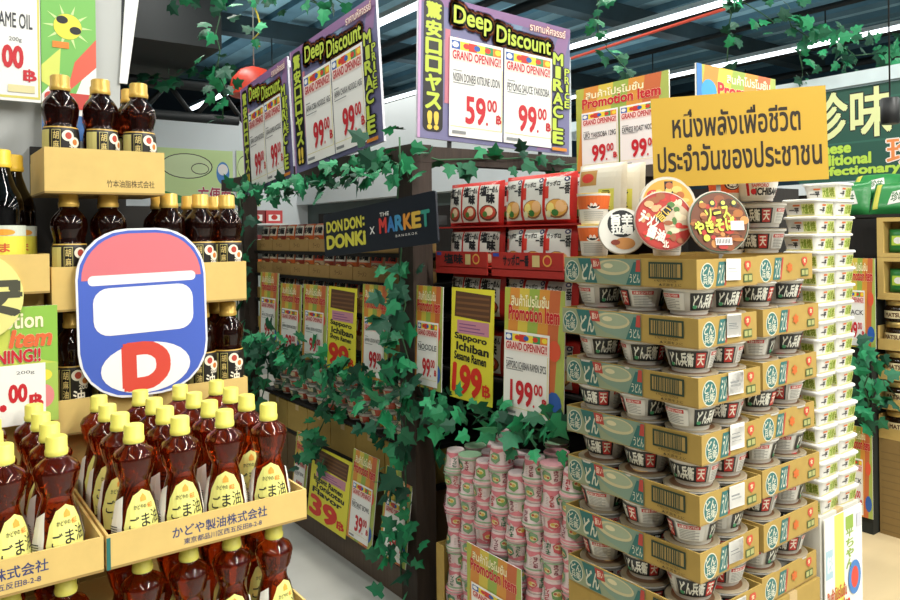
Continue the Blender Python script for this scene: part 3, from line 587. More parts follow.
# ================================================================ big discount boards on the frame
def discount(p_bl, p_br, p_tl, h, lab, prices, right='MIRACLE'):
    wd = (p_br-p_bl).length; b = MB(); b.box(0, wd, 0, h, -.012, 0, m('e4e2ea', .5)); W, H = wd, h
    b.rect(0, 0, W, H, m('77759c', .45)); w = b.lay()
    q = random.Random(4)
    for i in range(16):
        x = q.uniform(0, .9)*W; y = q.uniform(0, .9)*H; c = q.choice(('5f7ca0', '84709c', '946f9c', '54709a', '7590ac', '9c7f98'))
        b.poly([(x, y), (min(W, x+.1*W), y+.02*H), (min(W, x+.16*W), min(H, y+.2*H)), (x+.04*W, min(H, y+.14*H))], m(c, .45), w+.00004*i)
    b.w += .001; b.rect(.0, .93*H, W, H, m('8f6a98', .45)); b.rect(.155*W, .26*H, .185*W, .78*H, m('c97a8a', .45)); b.rect(.0, 0, .015*W, H, m('c9a0c8', .45))
    b.rrect(.030*W, .05*H, .145*W, .97*H, .03*W, m('15130f', .4)); b.vtext('驚安口ロヤス', .045*W, .20*H, .130*W, .95*H, LIME, .05); b.text('!!', .06*W, .07*H, .115*W, .185*H, m('e8c94a', .45), .05)
    for c, g in (('5f7fb5', .19), ('b5402c', .15), ('d98a3a', .115), ('15130f', .08)):
        w = b.lay()
        for st, x0, y0, x1, y1 in (('Deep', .205, .795, .44, .955), ('Discount', .475, .765, .85, .885)):
            t = MB(); t.text(st, x0*W, y0*H, x1*W, y1*H, LIME, .012, w=0, rot=-.02)
            sc = W*.145; b.spread([(p[0], p[1]) for p in t.v], t.f, m(c, .45), w, g*sc, g*sc, 12)
    b.text('Deep', .205*W, .795*H, .44*W, .955*H, LIME, .03, rot=-.02); b.text('Discount', .475*W, .765*H, .85*W, .885*H, LIME, .03, rot=-.02)
    b.otext('ราคามหัศจรรย์', .70*W, .915*H, .96*W, .975*H, m('f2e9e0', .45), m('b5443a', .45), .02, .06)
    b.vtext(right, .872*W, .07*H, .94*W, .79*H, LIME, .04, m('15130f', .4), .11); b.vtext('PRICE', .952*W, .36*H, .988*W, .68*H, LIME, .03, m('15130f', .4), .09)
    b.rect(.86*W, .02*H, .97*W, .045*H, m('d9862c', .5))
    o = tag(b.build('discount_sign'), lab, 'sign', 'hanging discount boards'); o.matrix_world = frame(p_bl, p_br-p_bl, p_tl-p_bl)
    for i, (pr, nm) in enumerate(prices):
        s = sheet_part(o, Matrix.Translation((W*(.178+.345*i), H*.035, .008)), W*.335, H*.695, pr, nm)
    k = MB()
    for x in (.2, .8): k.box(W*x-.01, W*x+.01, -.035, .05, -.02, -.0125, BLACK)
    k.build('clip', o); return o
YP = 2.633
discount(onY(417, 137, YP), onY(569, 155, YP), onY(424, -5, YP), .635, 'large purple discount board with prices 59 and 99 over the frame corner', (('59', 'NISSIN DONBEI KITSUNE UDON'), ('99', 'PEYONG SAUCE YAKISOBA')))
discount(onX(296, 174, 1.70), onX(384, 141, 1.70), onX(283, 52, 1.70), .66, 'purple discount board with two 99 prices right of the red lamp', (('99', 'JAPAN SOBA NOODLE 142G'), ('99', 'JAPAN CHUKA NOODLE 142G')))
discount(onX(246, 196, 1.70), onX(294, 176, 1.70), onX(234, 92, 1.70), .66, 'purple discount board with two 99 prices under the red lamp, farthest along the frame', (('99', 'JAPAN UDON NOODLE'), ('99', 'JAPAN RAMEN NOODLE')))
# ================================================================ gondola: dark frame
WOOD = m('3a2e26', .7, 'wood'); DARK = m('17130f', .8, 'wood')
def woodbox(nm, lab, x0, x1, y0, y1, z0, z1, cat='shelf', mat=WOOD):
    b = MB(); b.box(0, x1-x0, 0, y1-y0, 0, z1-z0, mat); return tag(b.build(nm, loc=(x0, y0, z0)), lab, cat)
woodbox('wooden_post', 'dark wooden frame post wrapped in ivy beside the pink cups', 1.70, 1.80, 2.545, 2.655, 0, 1.855, 'post')
woodbox('wooden_post', 'far dark wooden frame post next to the dark oil bottles', 1.70, 1.79, 4.42, 4.51, 0, 1.855, 'post')
woodbox('wooden_beam', 'dark wooden frame beam under the two receding discount boards', 1.70, 1.80, 2.545, 4.80, 1.856, 1.93, 'beam')
woodbox('wooden_beam', 'dark wooden frame beam under the discount board with price 59', 1.805, 3.40, 2.585, 2.655, 1.856, 1.93, 'beam')
woodbox('wooden_post', 'dark wooden post at the right end of the frame beam', 3.32, 3.40, 2.585, 2.655, 0, 1.855, 'post')
g = woodbox('shelf_unit', 'dark shelf unit holding the noodle packs and bowls along the aisle', 2.20, 2.24, 1.60, 4.40, 0, 1.70, 'shelf unit', DARK)
woodbox('shelf_unit', 'dark shelf unit standing back to back with the aisle shelf', 2.245, 2.62, 1.40, 4.40, 0, 1.70, 'shelf unit', DARK)
def shelf(y0, y1, z, x0=1.79, t=.018, x1=2.20, mat=None):
    b = MB(); b.box(x0-2.20, x1-2.20, y0-1.60, y1-1.60, z-t, z, mat or DARK); b.build('shelf_board', g)
for z in (1.47, 1.335, 1.18, 1.0, .62, .44): shelf(2.665, 4.40, z, 1.76 if z > .9 else 1.80)
for z in (1.583, 1.403, 1.222, 1.005, .80): shelf(1.60, 2.54, z, 1.80 if z > 1 else 1.92, .005 if z > 1.3 else .011, 2.20, m('a82a22', .55, 'card') if z > 1.3 else None)
b = MB(); b.box(-.385, 0, 0, 2.80, 0, .06, DARK); b.build('base', g)
b = MB(); b.box(0, .065, 0, 1.74, 0, .13, m('5c4c3e', .6, 'wood')); tag(b.build('kick_plank', loc=(1.70, 2.66, 0)), 'dark wooden kick plank at the foot of the aisle shelf', 'plank')
# ================================================================ noodle packs
def pillow(b, w, h, t, mat, nu=14, nv=12):
    z = lambda u, v: t*.5*max(0, (1-abs(2*u-1)**3.2))**.6*max(0, (1-abs(2*v-1)**4))**.5
    for sg in (1, -1):
        vs = [((i/nu)*w, (j/nv)*h, sg*z(i/nu, j/nv)) for j in range(nv+1) for i in range(nu+1)]
        fs = [((j*(nu+1)+i), (j*(nu+1)+i+1), ((j+1)*(nu+1)+i+1), ((j+1)*(nu+1)+i)) for j in range(nv) for i in range(nu)]
        b.add(vs, fs if sg > 0 else [f[::-1] for f in fs], mat, True)
    return lambda p: V((p.x, p.y, z(p.x/w, p.y/h)+p.z+.0012))
def pack_kind(nm, w, h, t, film, art, cat='noodle pack'):
    b = MB(); f = pillow(b, w, h, t, m(film, .28, 'film')); a = MB(); art(a, w, h); a.cut([w*i/14 for i in range(1, 14)], [h*i/12 for i in range(1, 12)]); b.join(a, f)
    return Kind(tag(b.build(nm), None, cat))
def art_sap(b, w, h, n=3, name='サッポロ', seed=1):
    q = random.Random(seed); pw = w*.94/n
    for i in range(n):
        x = w*.03+i*pw; b.w = 0; b.rect(x+pw*.06, h*.07, x+pw*.94, h*.90, m('cfcec6', .35)); b.text(name, x+pw*.08, h*.72, x+pw*.62, h*.82, INK, .04); b.text('一番', x+pw*.60, h*.56, x+pw*.95, h*.78, INK, .03); b.ell(x+pw*.84, h*.85, pw*.1, h*.05, m('2f2f60', .4), 8); b.ell(x+pw*.84, h*.85, pw*.05, h*.025, m('d9d8d0', .4), 6)
        b.rect(x+pw*.05, h*.48, x+pw*.2, h*.72, m('c23a2c', .4)); b.ell(x+pw*.5, h*.28, pw*.42, h*.19, m('8a5a34', .4), 14); b.ell(x+pw*.5, h*.29, pw*.38, h*.165, m('d9a04a', .4), 14); b.ell(x+pw*.68, h*.33, pw*.2, h*.12, m('e0b07a', .4), 10); b.ell(x+pw*.30, h*.30, pw*.14, h*.1, m('e6d27a', .4), 9); b.ell(x+pw*.46, h*.20, pw*.14, h*.07, m('3f7a3a', .4), 8); b.ell(x+pw*.2, h*.18, pw*.10, h*.07, m('e6e0b0', .4), 8)
def art_miso(b, w, h, n=3):
    pw = w*.94/n
    for i in range(n):
        x = w*.03+i*pw; b.w = 0; b.rect(x+pw*.05, h*.07, x+pw*.95, h*.90, m('cfccc2', .35)); b.text('塩', x+pw*.08, h*.66, x+pw*.42, h*.88, INK, .05); b.text('らーめん', x+pw*.44, h*.72, x+pw*.92, h*.86, INK, .05); b.text('味', x+pw*.45, h*.48, x+pw*.8, h*.70, INK, .06)
        b.ell(x+pw*.5, h*.27, pw*.42, h*.18, m('5f3a24', .4), 14); b.ell(x+pw*.5, h*.28, pw*.36, h*.15, m('b5402f', .4), 12); b.ell(x+pw*.56, h*.30, pw*.2, h*.10, m('d9c09a', .4), 9); b.ell(x+pw*.38, h*.24, pw*.12, h*.07, m('4f7a3a', .4), 8)
def art_cream(b, w, h):
    b.w = 0; b.rect(w*.05, h*.05, w*.95, h*.95, m('ddd6c4', .35)); b.rect(w*.1, h*.62, w*.5, h*.88, m('b58a4a', .4)); b.ell(w*.3, h*.75, w*.14, h*.08, m('c9382c', .4)); b.rect(w*.55, h*.1, w*.85, h*.55, m('d9d35a', .4)); b.vtext('ラーメン', w*.62, h*.12, w*.78, h*.53, INK, .03); b.rect(w*.08, h*.1, w*.48, h*.4, m('6f9a4a', .4))
PS = pack_kind('ramen_pack', .358, .177, .075, 'c22a24', art_sap); PM = pack_kind('ramen_pack', .335, .172, .07, 'bc2822', art_miso); PC = pack_kind('ramen_pack', .20, .19, .06, 'd9cfb8', art_cream)
SAPS = ['top', 'second', 'third', 'bottom']
def face(x, y, z, lean=.06): return frame((x, y, z), UY, (lean, 0, 1)).to_euler()
for r, z in enumerate((1.585, 1.405, 1.224, 1.007)):
    PM.put((1.835, 2.462, z), face(1.8, 0, 0), 'red film noodle pack with bowl pictures, %s shelf row beside the post' % SAPS[r], 'red film noodle packs')
    PS.put((1.830, 2.104, z), face(1.8, 0, 0), 'large red film noodle pack, %s shelf row in the middle of the bay' % SAPS[r], 'red film noodle packs')
    if r == 0:
        PC.put((1.83, 1.735, z), face(1.8, 0, 0), 'cream noodle pack beside the red packs, close to the noodle tower', 'cream noodle packs'); PC.put((1.90, 1.72, z), face(1.8, 0, 0), 'cream noodle pack behind the cream pack close to the noodle tower', 'cream noodle packs')
    PM.put((1.925, 2.44, z), face(1.8, 0, 0), 'red film noodle pack in the second rank, %s shelf row beside the post' % SAPS[r], 'red film noodle packs')
    PS.put((1.925, 2.09, z), face(1.8, 0, 0), 'large red film noodle pack in the second rank, %s shelf row' % SAPS[r], 'red film noodle packs')
def red_tray(y, z, L, lab, txt):
    f = MB(); f.w = .0005; f.text(txt, L*.18, .012, L*.55, .050, INK, .04); f.ell(L*.8, .032, .022, .02, m('d9a04a', .5)); f.ell(L*.8, .032, .016, .014, m('b5302a', .5)); f.rect(.03*L, .044, .12*L, .056, m('2f4aa0', .5)); f.rect(L*.60, .01, L*.70, .05, m('c9b57a', .5))
    o = MB(); o.box(0, L, -.028, .060, -.004, 0, m('a82a22', .55, 'card')); o.box(0, L, -.003, 0, -.05, 0, m('a82a22', .55, 'card')); o.join(f); tag(o.build('noodle_tray', mat=frame((1.762, y, z), UY, (0, 0, 1))), lab, 'tray')
red_tray(2.47, 1.425, .33, 'red printed cardboard tray front below the dark market sign edge', '塩味'); red_tray(2.115, 1.425, .37, 'red printed cardboard tray front in the middle of the bay', 'サッポロ一番')
# ================================================================ hand-made yellow price cards and promotion posters
def yellow_card(p, w, h, lab, price, lines, lean=.04, top='5a3a24'):
    def art(b, W, H):
        b.rect(0, 0, W, H, m('e8de3c', .5)); z = b.lay(); q = random.Random(int(price))
        pts = [(W*.08, H*.74), (W*.92, H*.72), (W*.94, H*.95), (W*.10, H*.97)]
        b.poly(pts, m(top, .6), z); z = b.lay()
        for i in range(4): b.rect(W*.12, H*(.755+.05*i), W*.90, H*(.775+.05*i), m('7a5230', .6), z)
        b.rect(W*.15, H*.59, W*.90, H*.71, m('c98a9c', .5)); z = b.lay()
        for i in range(3): b.rect(W*.2, H*(.61+.03*i), W*(.8-.1*i), H*(.62+.03*i), m('8a5a8a', .5), z)
        for i, l in enumerate(lines): b.text(l, W*(.10+.05*(i % 2)), H*(.515-.085*i), W*(.85+.05*(i % 2)), H*(.585-.085*i), INK, .04, rot=-.05)
        b.text(price, W*.08, H*.06, W*.74, H*.30, m('d9301f', .5), .05, rot=-.06); b.baht(W*.78, H*.06, W*.95, H*.18, m('d9301f', .5))
    o = poster('price_card', p, w, h, lab, art, .002, UY, V((lean, 0, 1)), m('e8de3c', .5), 'price card'); return o
def promo(p, w, h, lab, price, name='JAPAN NOODLE', sy=.03, sh=.62, sx=.12, lean=.04, dec='00'):
    o = poster('promotion_poster', p, w, h, lab, lambda b, W, H: (promo_art(b, W, H), b.ell(W*.85, H*.16, W*.12, H*.09, m('2f5fb0', .5), 10), b.ell(W*.85, H*.55, W*.1, H*.08, m('e05a3a', .5), 10)), .003, UY, V((lean, 0, 1)))
    s = sheet_part(o, Matrix.Translation((w*sx, h*sy, .004)), w*.76, h*sh, price, name, dec); return o
a, b_ = onX(447, 287, 1.70), onX(450, 396, 1.70); e = onX(493, 402, 1.70)
yellow_card(b_, (b_-e).length*.98, a.z-b_.z, 'yellow handwritten price card reading 199 in front of the red packs', '199', ('Sapporo', 'Ichiban', 'Sesame Ramen'))
a, b_ = onX(501, 287, 1.68), onX(503, 412, 1.68); e = onX(563, 421, 1.68)
promo(b_, (b_-e).length, a.z-b_.z, 'orange promotion poster with a white 199 price sheet next to the tower', '199', 'SAPPORO ICHIBAN RAMEN 5PCS', .0, .66, .02)
a, b_ = onX(412, 285, 1.70), onX(414, 385, 1.70); e = onX(441, 388, 1.70)
promo(b_, (b_-e).length, a.z-b_.z, 'orange promotion poster half hidden by the post ivy', '99', 'NOODLE')
for i, (x0, y0, x1, y1, yb, lab) in enumerate(((259, 272, 277, 345, 342, 'farthest'), (279, 283, 300, 357, 353, 'second farthest'), (302, 284, 326, 362, 357, 'third farthest'), (361, 284, 387, 383, 376, 'nearest'))):
    t_, q, r_ = onX(x0, y0, 1.69), onX(x0, yb, 1.69), onX(x1, y1, 1.69)
    promo(q, abs(q.y-r_.y), t_.z-q.z, 'promotion poster with 99 price on the aisle shelf, %s from the ivy post' % lab if lab != 'nearest' else 'promotion poster with 99 price under the dark market sign', '99', 'JAPAN UDON NOODLE')
t_, q, r_ = onX(326, 286, 1.69), onX(327, 367, 1.69), onX(355, 373, 1.69)
yellow_card(q, abs(q.y-r_.y), t_.z-q.z, 'yellow handwritten price card reading 99 above the aisle ivy', '99', ('Sapporo', 'Ichiban', 'Shoyu Ramen'))
q, r_, t_ = onX(307, 514, 1.66), onX(345, 529, 1.66), onX(308, 446, 1.66)
yellow_card(q, abs(q.y-r_.y), t_.z-q.z, 'yellow handwritten price card reading 39 leaning low on the aisle shelf', '39', ('Instant Ramen', 'Tonkotsu', 'Flavor'), .12)
for x0, x1, yt, yb, lab in ((346, 371, 450, 535, 'white price sheet reading 39 with orange promotion top near the aisle floor'), (379, 405, 467, 553, 'promotion poster with 39 price low beside the ivy post'), (291, 304, 432, 496, 'promotion poster low on the aisle shelf behind the yellow 39 card')):
    q, r_, t_ = onX(x0, yb, 1.66), onX(x1, yb, 1.66), onX(x0, yt, 1.66)
    promo(q, abs(q.y-r_.y), t_.z-q.z, lab, '39', 'INSTANT BOWL', lean=.12)
# dark market sign
b = MB(); q00, q10, q01 = onX(325, 257, 1.54), onX(438, 243, 1.54), onX(325, 213, 1.54); W_ = (q10-q00).length; H_ = .19
outline(rr(0, 0, W_, H_, .012), m('141c28', .45), -.008, 0, b); b.w = .0002
yl = m('e3dc4e', .45)
b.text('DON', W_*.035, H_*.56, W_*.20, H_*.80, yl, .05); b.text('DON', W_*.225, H_*.56, W_*.39, H_*.80, yl, .05); b.rect(W_*.402, H_*.58, W_*.420, H_*.64, yl); b.rect(W_*.402, H_*.71, W_*.420, H_*.77, yl); b.text('DONKi', W_*.035, H_*.18, W_*.42, H_*.47, yl, .06)
b.text('x', W_*.465, H_*.36, W_*.51, H_*.52, WHITE, .0); b.text('THE', W_*.56, H_*.70, W_*.64, H_*.78, WHITE, .02)
for i, (c, col) in enumerate(zip('MARKET', ('d9423a', '3f7fc0', '4a9ac9', 'e89a3a', 'e0b84a', '3a9a8a'))): b.text(c, W_*(.555+.068*i), H_*.36, W_*(.613+.068*i), H_*.65, m(col, .45), .05)
b.text('B A N G K O K', W_*.69, H_*.22, W_*.86, H_*.27, WHITE, .0)
o = tag(b.build('market_sign'), 'dark navy shop sign with yellow and coloured letters on the ivy post', 'sign'); o.matrix_world = frame(q00, q10-q00, UZ)
k = MB(); k.box(W_*.80, W_*.84, H_*.4, H_*.6, -.15, -.0085, BLACK); k.build('bracket', o)
# ================================================================ aisle shelf stock
def art_bag(c1, c2, tx):
    def f(b, w, h):
        b.w = 0; b.rect(w*.06, h*.55, w*.94, h*.93, m(c2, .35)); b.text(tx, w*.12, h*.62, w*.88, h*.86, INK, .05); b.ell(w*.5, h*.30, w*.40, h*.20, m('7a3a20', .4), 12); b.ell(w*.5, h*.31, w*.33, h*.16, m('e0a85a', .4), 12); b.ell(w*.6, h*.36, w*.14, h*.07, m('f0e0c0', .4), 8); b.ell(w*.36, h*.28, w*.12, h*.07, m('5f8a3a', .4), 8)
    return f
BA = pack_kind('noodle_bag', .115, .145, .05, 'd9682c', art_bag('', 'e8d9c0', '味噌')); BB = pack_kind('noodle_bag', .115, .145, .05, 'c9b08a', art_bag('', 'd9482c', '醤油')); BC = pack_kind('noodle_bag', .115, .145, .05, '9a3a24', art_bag('', 'e6dfd0', '拉麺'))
tb = MB(); tb.text('ラーメン', .05, .02, .13, .045, m('6a4a24', .7), .02)
AT = Kind(tag(open_tray('noodle_tray', .235, .16, .066, front=tb, card=m('b08c52', .8, 'card'), back=.10), None, 'tray'))
tiers = ((1.471, 'top'), (1.336, 'middle'), (1.181, 'lower'), (1.001, 'lowest'))
for r, (z, nm) in enumerate(tiers):
    for i in range(7):
        y = 2.93+i*.24
        if y > 4.40: continue
        AT.put((1.765, y, z), (0, 0, -math.pi/2), 'tan noodle tray on the %s aisle shelf tier, %s from the ivy post' % (nm, ORD[i]), 'tan noodle trays')
        for k in range(2):
            kd = (BA, BB, BC)[(i*2+k+r) % 3] if i < 4 else (BC, BA)[k]
            kd.put((1.800, y-.004-.117*k, z+.006), face(0, 0, 0, .10), 'noodle bag in the %s tier tray, %s from the ivy post, %s half' % (nm, ORD[i], ('far', 'near')[k]), 'noodle bags on the aisle shelf')
# small bowls stacked under the ivy
SBP = [(.036, 0), (.038, .003), (.050, .046), (.054, .047), (.054, .051)]
f = MB(); f.rect(-.16, .008, .16, .040, m('c9563a', .45)); 
for i in range(5): f.rect(-.15+.065*i, .012, -.12+.065*i, .036, m(('e6d9b0', '3f6a3a', 'e6d9b0', '8a2a20', 'e6d9b0')[i], .45))
SB = Kind(cup_kind('soup_bowl', SBP, 'e2dfd6', 'd9d6cc', f, radius(SBP), 'bowl'))
f = MB(); f.rect(-.16, .008, .16, .040, m('4f6f5a', .45))
for i in range(5): f.rect(-.15+.065*i, .012, -.12+.065*i, .036, m(('e6d9b0', 'd9a04a', 'e6d9b0', '2f4a3a', 'e6d9b0')[i], .45))
SG = Kind(cup_kind('soup_bowl', SBP, 'dfe0d8', 'c9cfc6', f, radius(SBP), 'bowl'))
for i in range(14):
    for k in range(5 if i % 3 else 4):
        (SB if (i*3+k*2) % 5 < 3 else SG).put((1.865, 2.745+i*.116, .621+k*.0545), (0, 0, RND.uniform(-.4, .4)+1.57), 'small soup bowl under the aisle ivy, stack %s from the post, %s from its bottom' % (ORD[i], ORD[k]), 'small soup bowls')
for i in range(6):
    carton('noodle_carton', .26, .22, .155, (1.80, 2.95+i*.27, .441), 'open tan carton under the small soup bowls, %s from the post' % ORD[i], None, None, TAN, 'cartons under the soup bowls', -math.pi/2)
    carton('noodle_carton', .26, .22, .29, (1.80, 2.95+i*.27, .125), 'tan carton near the floor behind the low price cards, %s from the post' % ORD[i], None, None, m('6a5434', .8, 'card'), 'low cartons on the aisle shelf', -math.pi/2)
# ================================================================ pink cups
PKP = [(.0315, 0), (.033, .002), (.0335, .006), (.0400, .066), (.0425, .067), (.0425, .071)]
def pink_art(sd):
    q = random.Random(sd); f = MB(); k = .04
    z = f.lay(); n = 16; up = [(-.126+.252*i/n, .020+.007*math.sin(i*1.9+sd)) for i in range(n+1)]
    f.poly([(-.126, .007), (.126, .007)]+up[::-1], m('d9808c', .45), z)
    for i in range(3):
        u = -.088+.085*i; z = f.lay(); g = q.choice(('6f9a5c', '4f8060', '7aa07a', 'c95a60'))
        f.poly([(u-.030, .024), (u-.010, .018), (u+.006, .030), (u+.002, .048), (u-.018, .056), (u-.032, .044)], m(g, .45), z)
        f.ell(u-.012, .034, .013, .008, m('d9d0a0', .45), 12); f.ell(u-.016, .036, .006, .005, m('c9a84a', .45), 9); f.ell(u-.006, .033, .005, .004, m('b5543c', .45), 8)
        f.vtext(q.choice(('うどん', 'そば', 'きつね')), u+.012, .022, u+.026, .058, m(q.choice(('b5303c', '8a3a4a', '2f6a4a')), .45), .04)
        f.rect(u+.030, .024, u+.040, .054, m('e3d6d4', .45)); z = f.lay()
        for k2 in range(5): f.rect(u+.031, .027+.005*k2, u+.039, .029+.005*k2, m('b59aa0', .45), z)
    f.rect(-.126, .059, .126, .064, m(('e3b4ba', 'd98a96', '8fae8a')[sd % 3], .45)); return f
CK = [Kind(cup_kind('pink_noodle_cup', PKP, 'e6d3d2', c, pink_art(sd), radius(PKP))) for sd, c in ((1, 'e08a98'), (5, 'e6a8ae'), (8, '9ac09a'))]
CP = .0735
for i in range(8):
    y = 2.222-i*.0868; n = 9 + (1 if i in (3, 5, 6, 7) else 0)
    for j in range(n):
        inv = (i+j) % 2 == 0; z = .088+j*CP
        CK[RND.choice((0, 0, 0, 1, 1, 2))].put((1.665+RND.uniform(-.004, .004), y+RND.uniform(-.0012, .0012), z+(CP-.0015 if inv else 0)), (math.pi if inv else 0, 0, RND.uniform(0, 6)), 'pink noodle cup, front row, %s column from the ivy post, %s from bottom' % (ORD[i], ORD[j]), 'pink noodle cups')
carton('cup_carton', .16, .66, .088+8*CP-.003-.085, (1.712, 1.590, .085), 'carton hidden behind the front row of pink cups', card=CARDI)
for r, x in ((1, 1.754), (2, 1.840)):
    for i in range(7):
        for j in range(1+((i+r) % 3 == 0)):
            y = 2.212-i*.0868; inv = (i+j+r) % 2 == 0; z = .088+(8+j)*CP
            CK[RND.choice((0, 0, 1, 2))].put((x-.001, y, z+(CP-.0015 if inv else 0)), (math.pi if inv else 0, 0, RND.uniform(0, 6)), 'pink noodle cup on top in the %s row, %s from the ivy post, %s layer' % (ORD[r], ORD[i], ORD[j]), 'pink noodle cups')
b = MB(); b.box(0, .30, 0, .70, 0, .004, TAN); b.box(0, .30, .696, .70, .004, .31, TAN); b.box(0, .004, .655, .695, .004, .31, TAN); b.box(0, .004, 0, .655, .004, .05, TAN); b.box(0, .30, 0, .004, .004, .31, TAN)
tag(b.build('cup_tray', loc=(1.612, 1.582, .08)), 'cut down tan carton holding the pile of pink noodle cups', 'tray')
carton('pallet_board', .15, .70, .079, (1.612, 1.582, 0), 'low plinth under the carton of pink cups', card=m('3a3026', .8, 'wood'))
q, r_, t_ = onX(468, 640, 1.600), onX(522, 640, 1.600), onX(466, 541, 1.600)
promo(q, abs(q.y-r_.y), t_.z-q.z, 'orange promotion poster leaning on the carton of pink cups', '39', 'NOODLE CUP', .03, .6, .10, 0.0)
# ================================================================ ivy
LEAFM = [m('127548', .6, 'leaf'), m('0a5c3a', .65, 'leaf'), m('1f8a56', .6, 'leaf'), m('06452e', .65, 'leaf')]
HALF = [(0, 0), (-.10, .22), (.10, .50), (.30, .30), (.52, .46), (.62, .20), (1, 0)]
def leaf(b, p, d, n, s, mat):
    d = d.normalized(); y = n.cross(d)
    if y.length < .05: y = V((0, 1, .1)).cross(d)
    y.normalize(); n = d.cross(y)
    vs = [p+d*(x*s) - n*(.14*x*x*s) for x in (0, .30, .62, 1)]
    mid = [0, 1, 2, 3]; o = len(vs)
    for sg in (1, -1):
        for x, yy in HALF[1:-1]: vs.append(p+d*(x*s)+y*(sg*yy*s)-n*((.22*yy+.14*max(x, 0)**2)*s))
    fs = [(0, 1, o+1, o), (1, o+2, o+1), (1, 2, o+3, o+2), (2, o+4, o+3), (2, 3, o+4)]
    o2 = o+5; fs += [(0, o2, o2+1, 1), (1, o2+1, o2+2), (1, o2+2, o2+3, 2), (2, o2+3, o2+4), (2, o2+4, 3)]
    b.add(vs, fs, mat, False)
def ivy(path, lab, out=(-1, 0, 0), dens=40, size=(.05, .10), spread=.05, seed=1, rope=None, cat='garland', skip=None):
    q = random.Random(seed); pts = [V(p) for p in path]; st_ = MB(); st_.tube(pts, .004 if not rope else .006, rope or m('2f5a38', .7), 5)
    o = tag(st_.build('ivy_garland'), lab, cat); b = MB(); out = V(out)
    for a, c in zip(pts, pts[1:]):
        n = max(1, int((c-a).length*dens))
        for i in range(n):
            p = a.lerp(c, (i+q.random())/n)+V((q.gauss(0, 1), q.gauss(0, 1), q.gauss(0, 1)))*spread*.5+out*spread*.5
            if skip and skip[0] < p.z < skip[1] and p.y < skip[2]: continue
            d = V((q.gauss(0, .7), q.gauss(0, .7), q.gauss(-.35, .6)))+out*.3; nn = out+V((q.gauss(0, .45), q.gauss(0, .45), q.gauss(.35, .4)))
            leaf(b, p, d, nn, q.uniform(*size), q.choice(LEAFM))
    b.build('ivy_leaves', o); return o
def wav(p0, p1, n, amp, seed, ax=2):
    q = random.Random(seed); p0, p1 = V(p0), V(p1); r = []
    for i in range(n+1):
        p = p0.lerp(p1, i/n); 
        for k in range(3): p[k] += q.uniform(-amp, amp)*(1 if k == ax else .4)
        r.append(p)
    return r
L = (-1, -.2, 0)
ivy(wav((1.70, 2.56, 1.86), (1.70, 4.38, 1.81), 14, .04, 2), 'ivy garland along the frame beam under the two receding discount boards', L, 70, (.045, .09), .065, 11)
ivy(wav((1.72, 2.56, 1.90), (3.0, 2.57, 1.87), 10, .03, 3), 'ivy garland along the frame beam under the 59 price board', (-.3, -1, 0), 26, (.045, .09), .05, 12)
ivy(wav((1.665, 2.60, 1.96), (1.665, 2.58, .12), 16, .04, 4, 1), 'thick ivy garland wound down the post beside the pink cups', L, 78, (.05, .11), .10, 13, skip=(1.43, 1.80, 9))
ivy(wav((1.68, 4.42, 1.80), (1.68, 4.42, .5), 12, .05, 5, 1), 'ivy garland down the far frame post', L, 60, (.06, .11), .11, 14)
ivy(wav((1.69, 2.66, .90), (1.69, 4.35, .93), 16, .05, 6), 'dense ivy garland hanging under the 99 posters on the aisle shelf', (-1, 0, -.1), 105, (.045, .09), .105, 15)
ivy(wav((1.71, 1.62, .925), (1.71, 2.55, .88), 10, .02, 7), 'dense ivy garland under the 199 signs above the pink cups', (-1, 0, -.1), 95, (.045, .085), .09, 16)
ivy(wav((1.72, 3.30, .85), (1.70, 3.45, .42), 6, .04, 8, 1), 'short ivy strand hanging between the small soup bowls', L, 80, (.05, .09), .09, 17)
ivy(wav((1.72, 4.15, .9), (1.70, 4.2, .35), 6, .04, 8, 1), 'ivy strand hanging at the far end of the aisle shelf', L, 80, (.05, .1), .1, 27)
CEIL = 4.3
def strand(x, y, d, x2, y2, lab, seed, dens=32, size=(.06, .11), spread=.08, rope=None, top=None):
    a = atD(x, y, d); e = atD(x2, y2, d); p = [V((a.x, a.y, CEIL-.02))] if top is None else []
    ivy(p+wav(a, e, 8, .03, seed, 0), lab, -FW, dens, size, spread, seed, rope)
strand(215, -20, 4.2, 222, 124, 'ivy strand hanging from the ceiling left of the red lamp', 21, 42)
strand(258, -20, 4.6, 256, 48, 'ivy on a yellow cord hanging above the red lamp', 22, 22, (.05, .09), .05, m('c9b53a', .6))
strand(176, -30, 4.2, 180, 6, 'short ivy sprig at the top of the photo above the dark bottles', 23, 30)
ivy(wav(onY(138, 76, 6.5), onY(245, 80, 6.5), 8, .05, 24), 'ivy garland along the dark truss behind the gold capped bottles', -FW, 28, (.07, .13), .10, 24)
ivy(wav(atD(250, -8, 5.0), atD(345, 8, 5.0), 8, .05, 25), 'ivy garland at the ceiling above the receding discount boards', -FW, 30, (.07, .12), .08, 25)
strand(727, -30, 4.4, 729, 60, 'ivy strand hanging from the ceiling above the yellow Thai sign', 26, 34, (.06, .10), .06)
ivy(wav(atD(735, 0, 4.6), atD(815, 35, 4.6), 8, .05, 28)+wav(atD(830, 40, 4.7), atD(915, 62, 4.9), 6, .06, 29), 'ivy garland slung along the ceiling tubes above the green sign', -FW, 52, (.055, .10), .11, 28)
strand(803, 40, 4.7, 800, 88, 'ivy sprig hanging beside the right edge of the yellow Thai sign', 30, 30, (.05, .10), .07, None, 1)
strand(882, 50, 4.9, 880, 92, 'ivy sprig hanging over the green Chinese sign', 31, 30, (.06, .10), .07, None, 1)
strand(600, 40, 4.5, 634, 80, 'ivy sprig behind the promotion board above the tower', 32, 34, (.06, .10), .08)
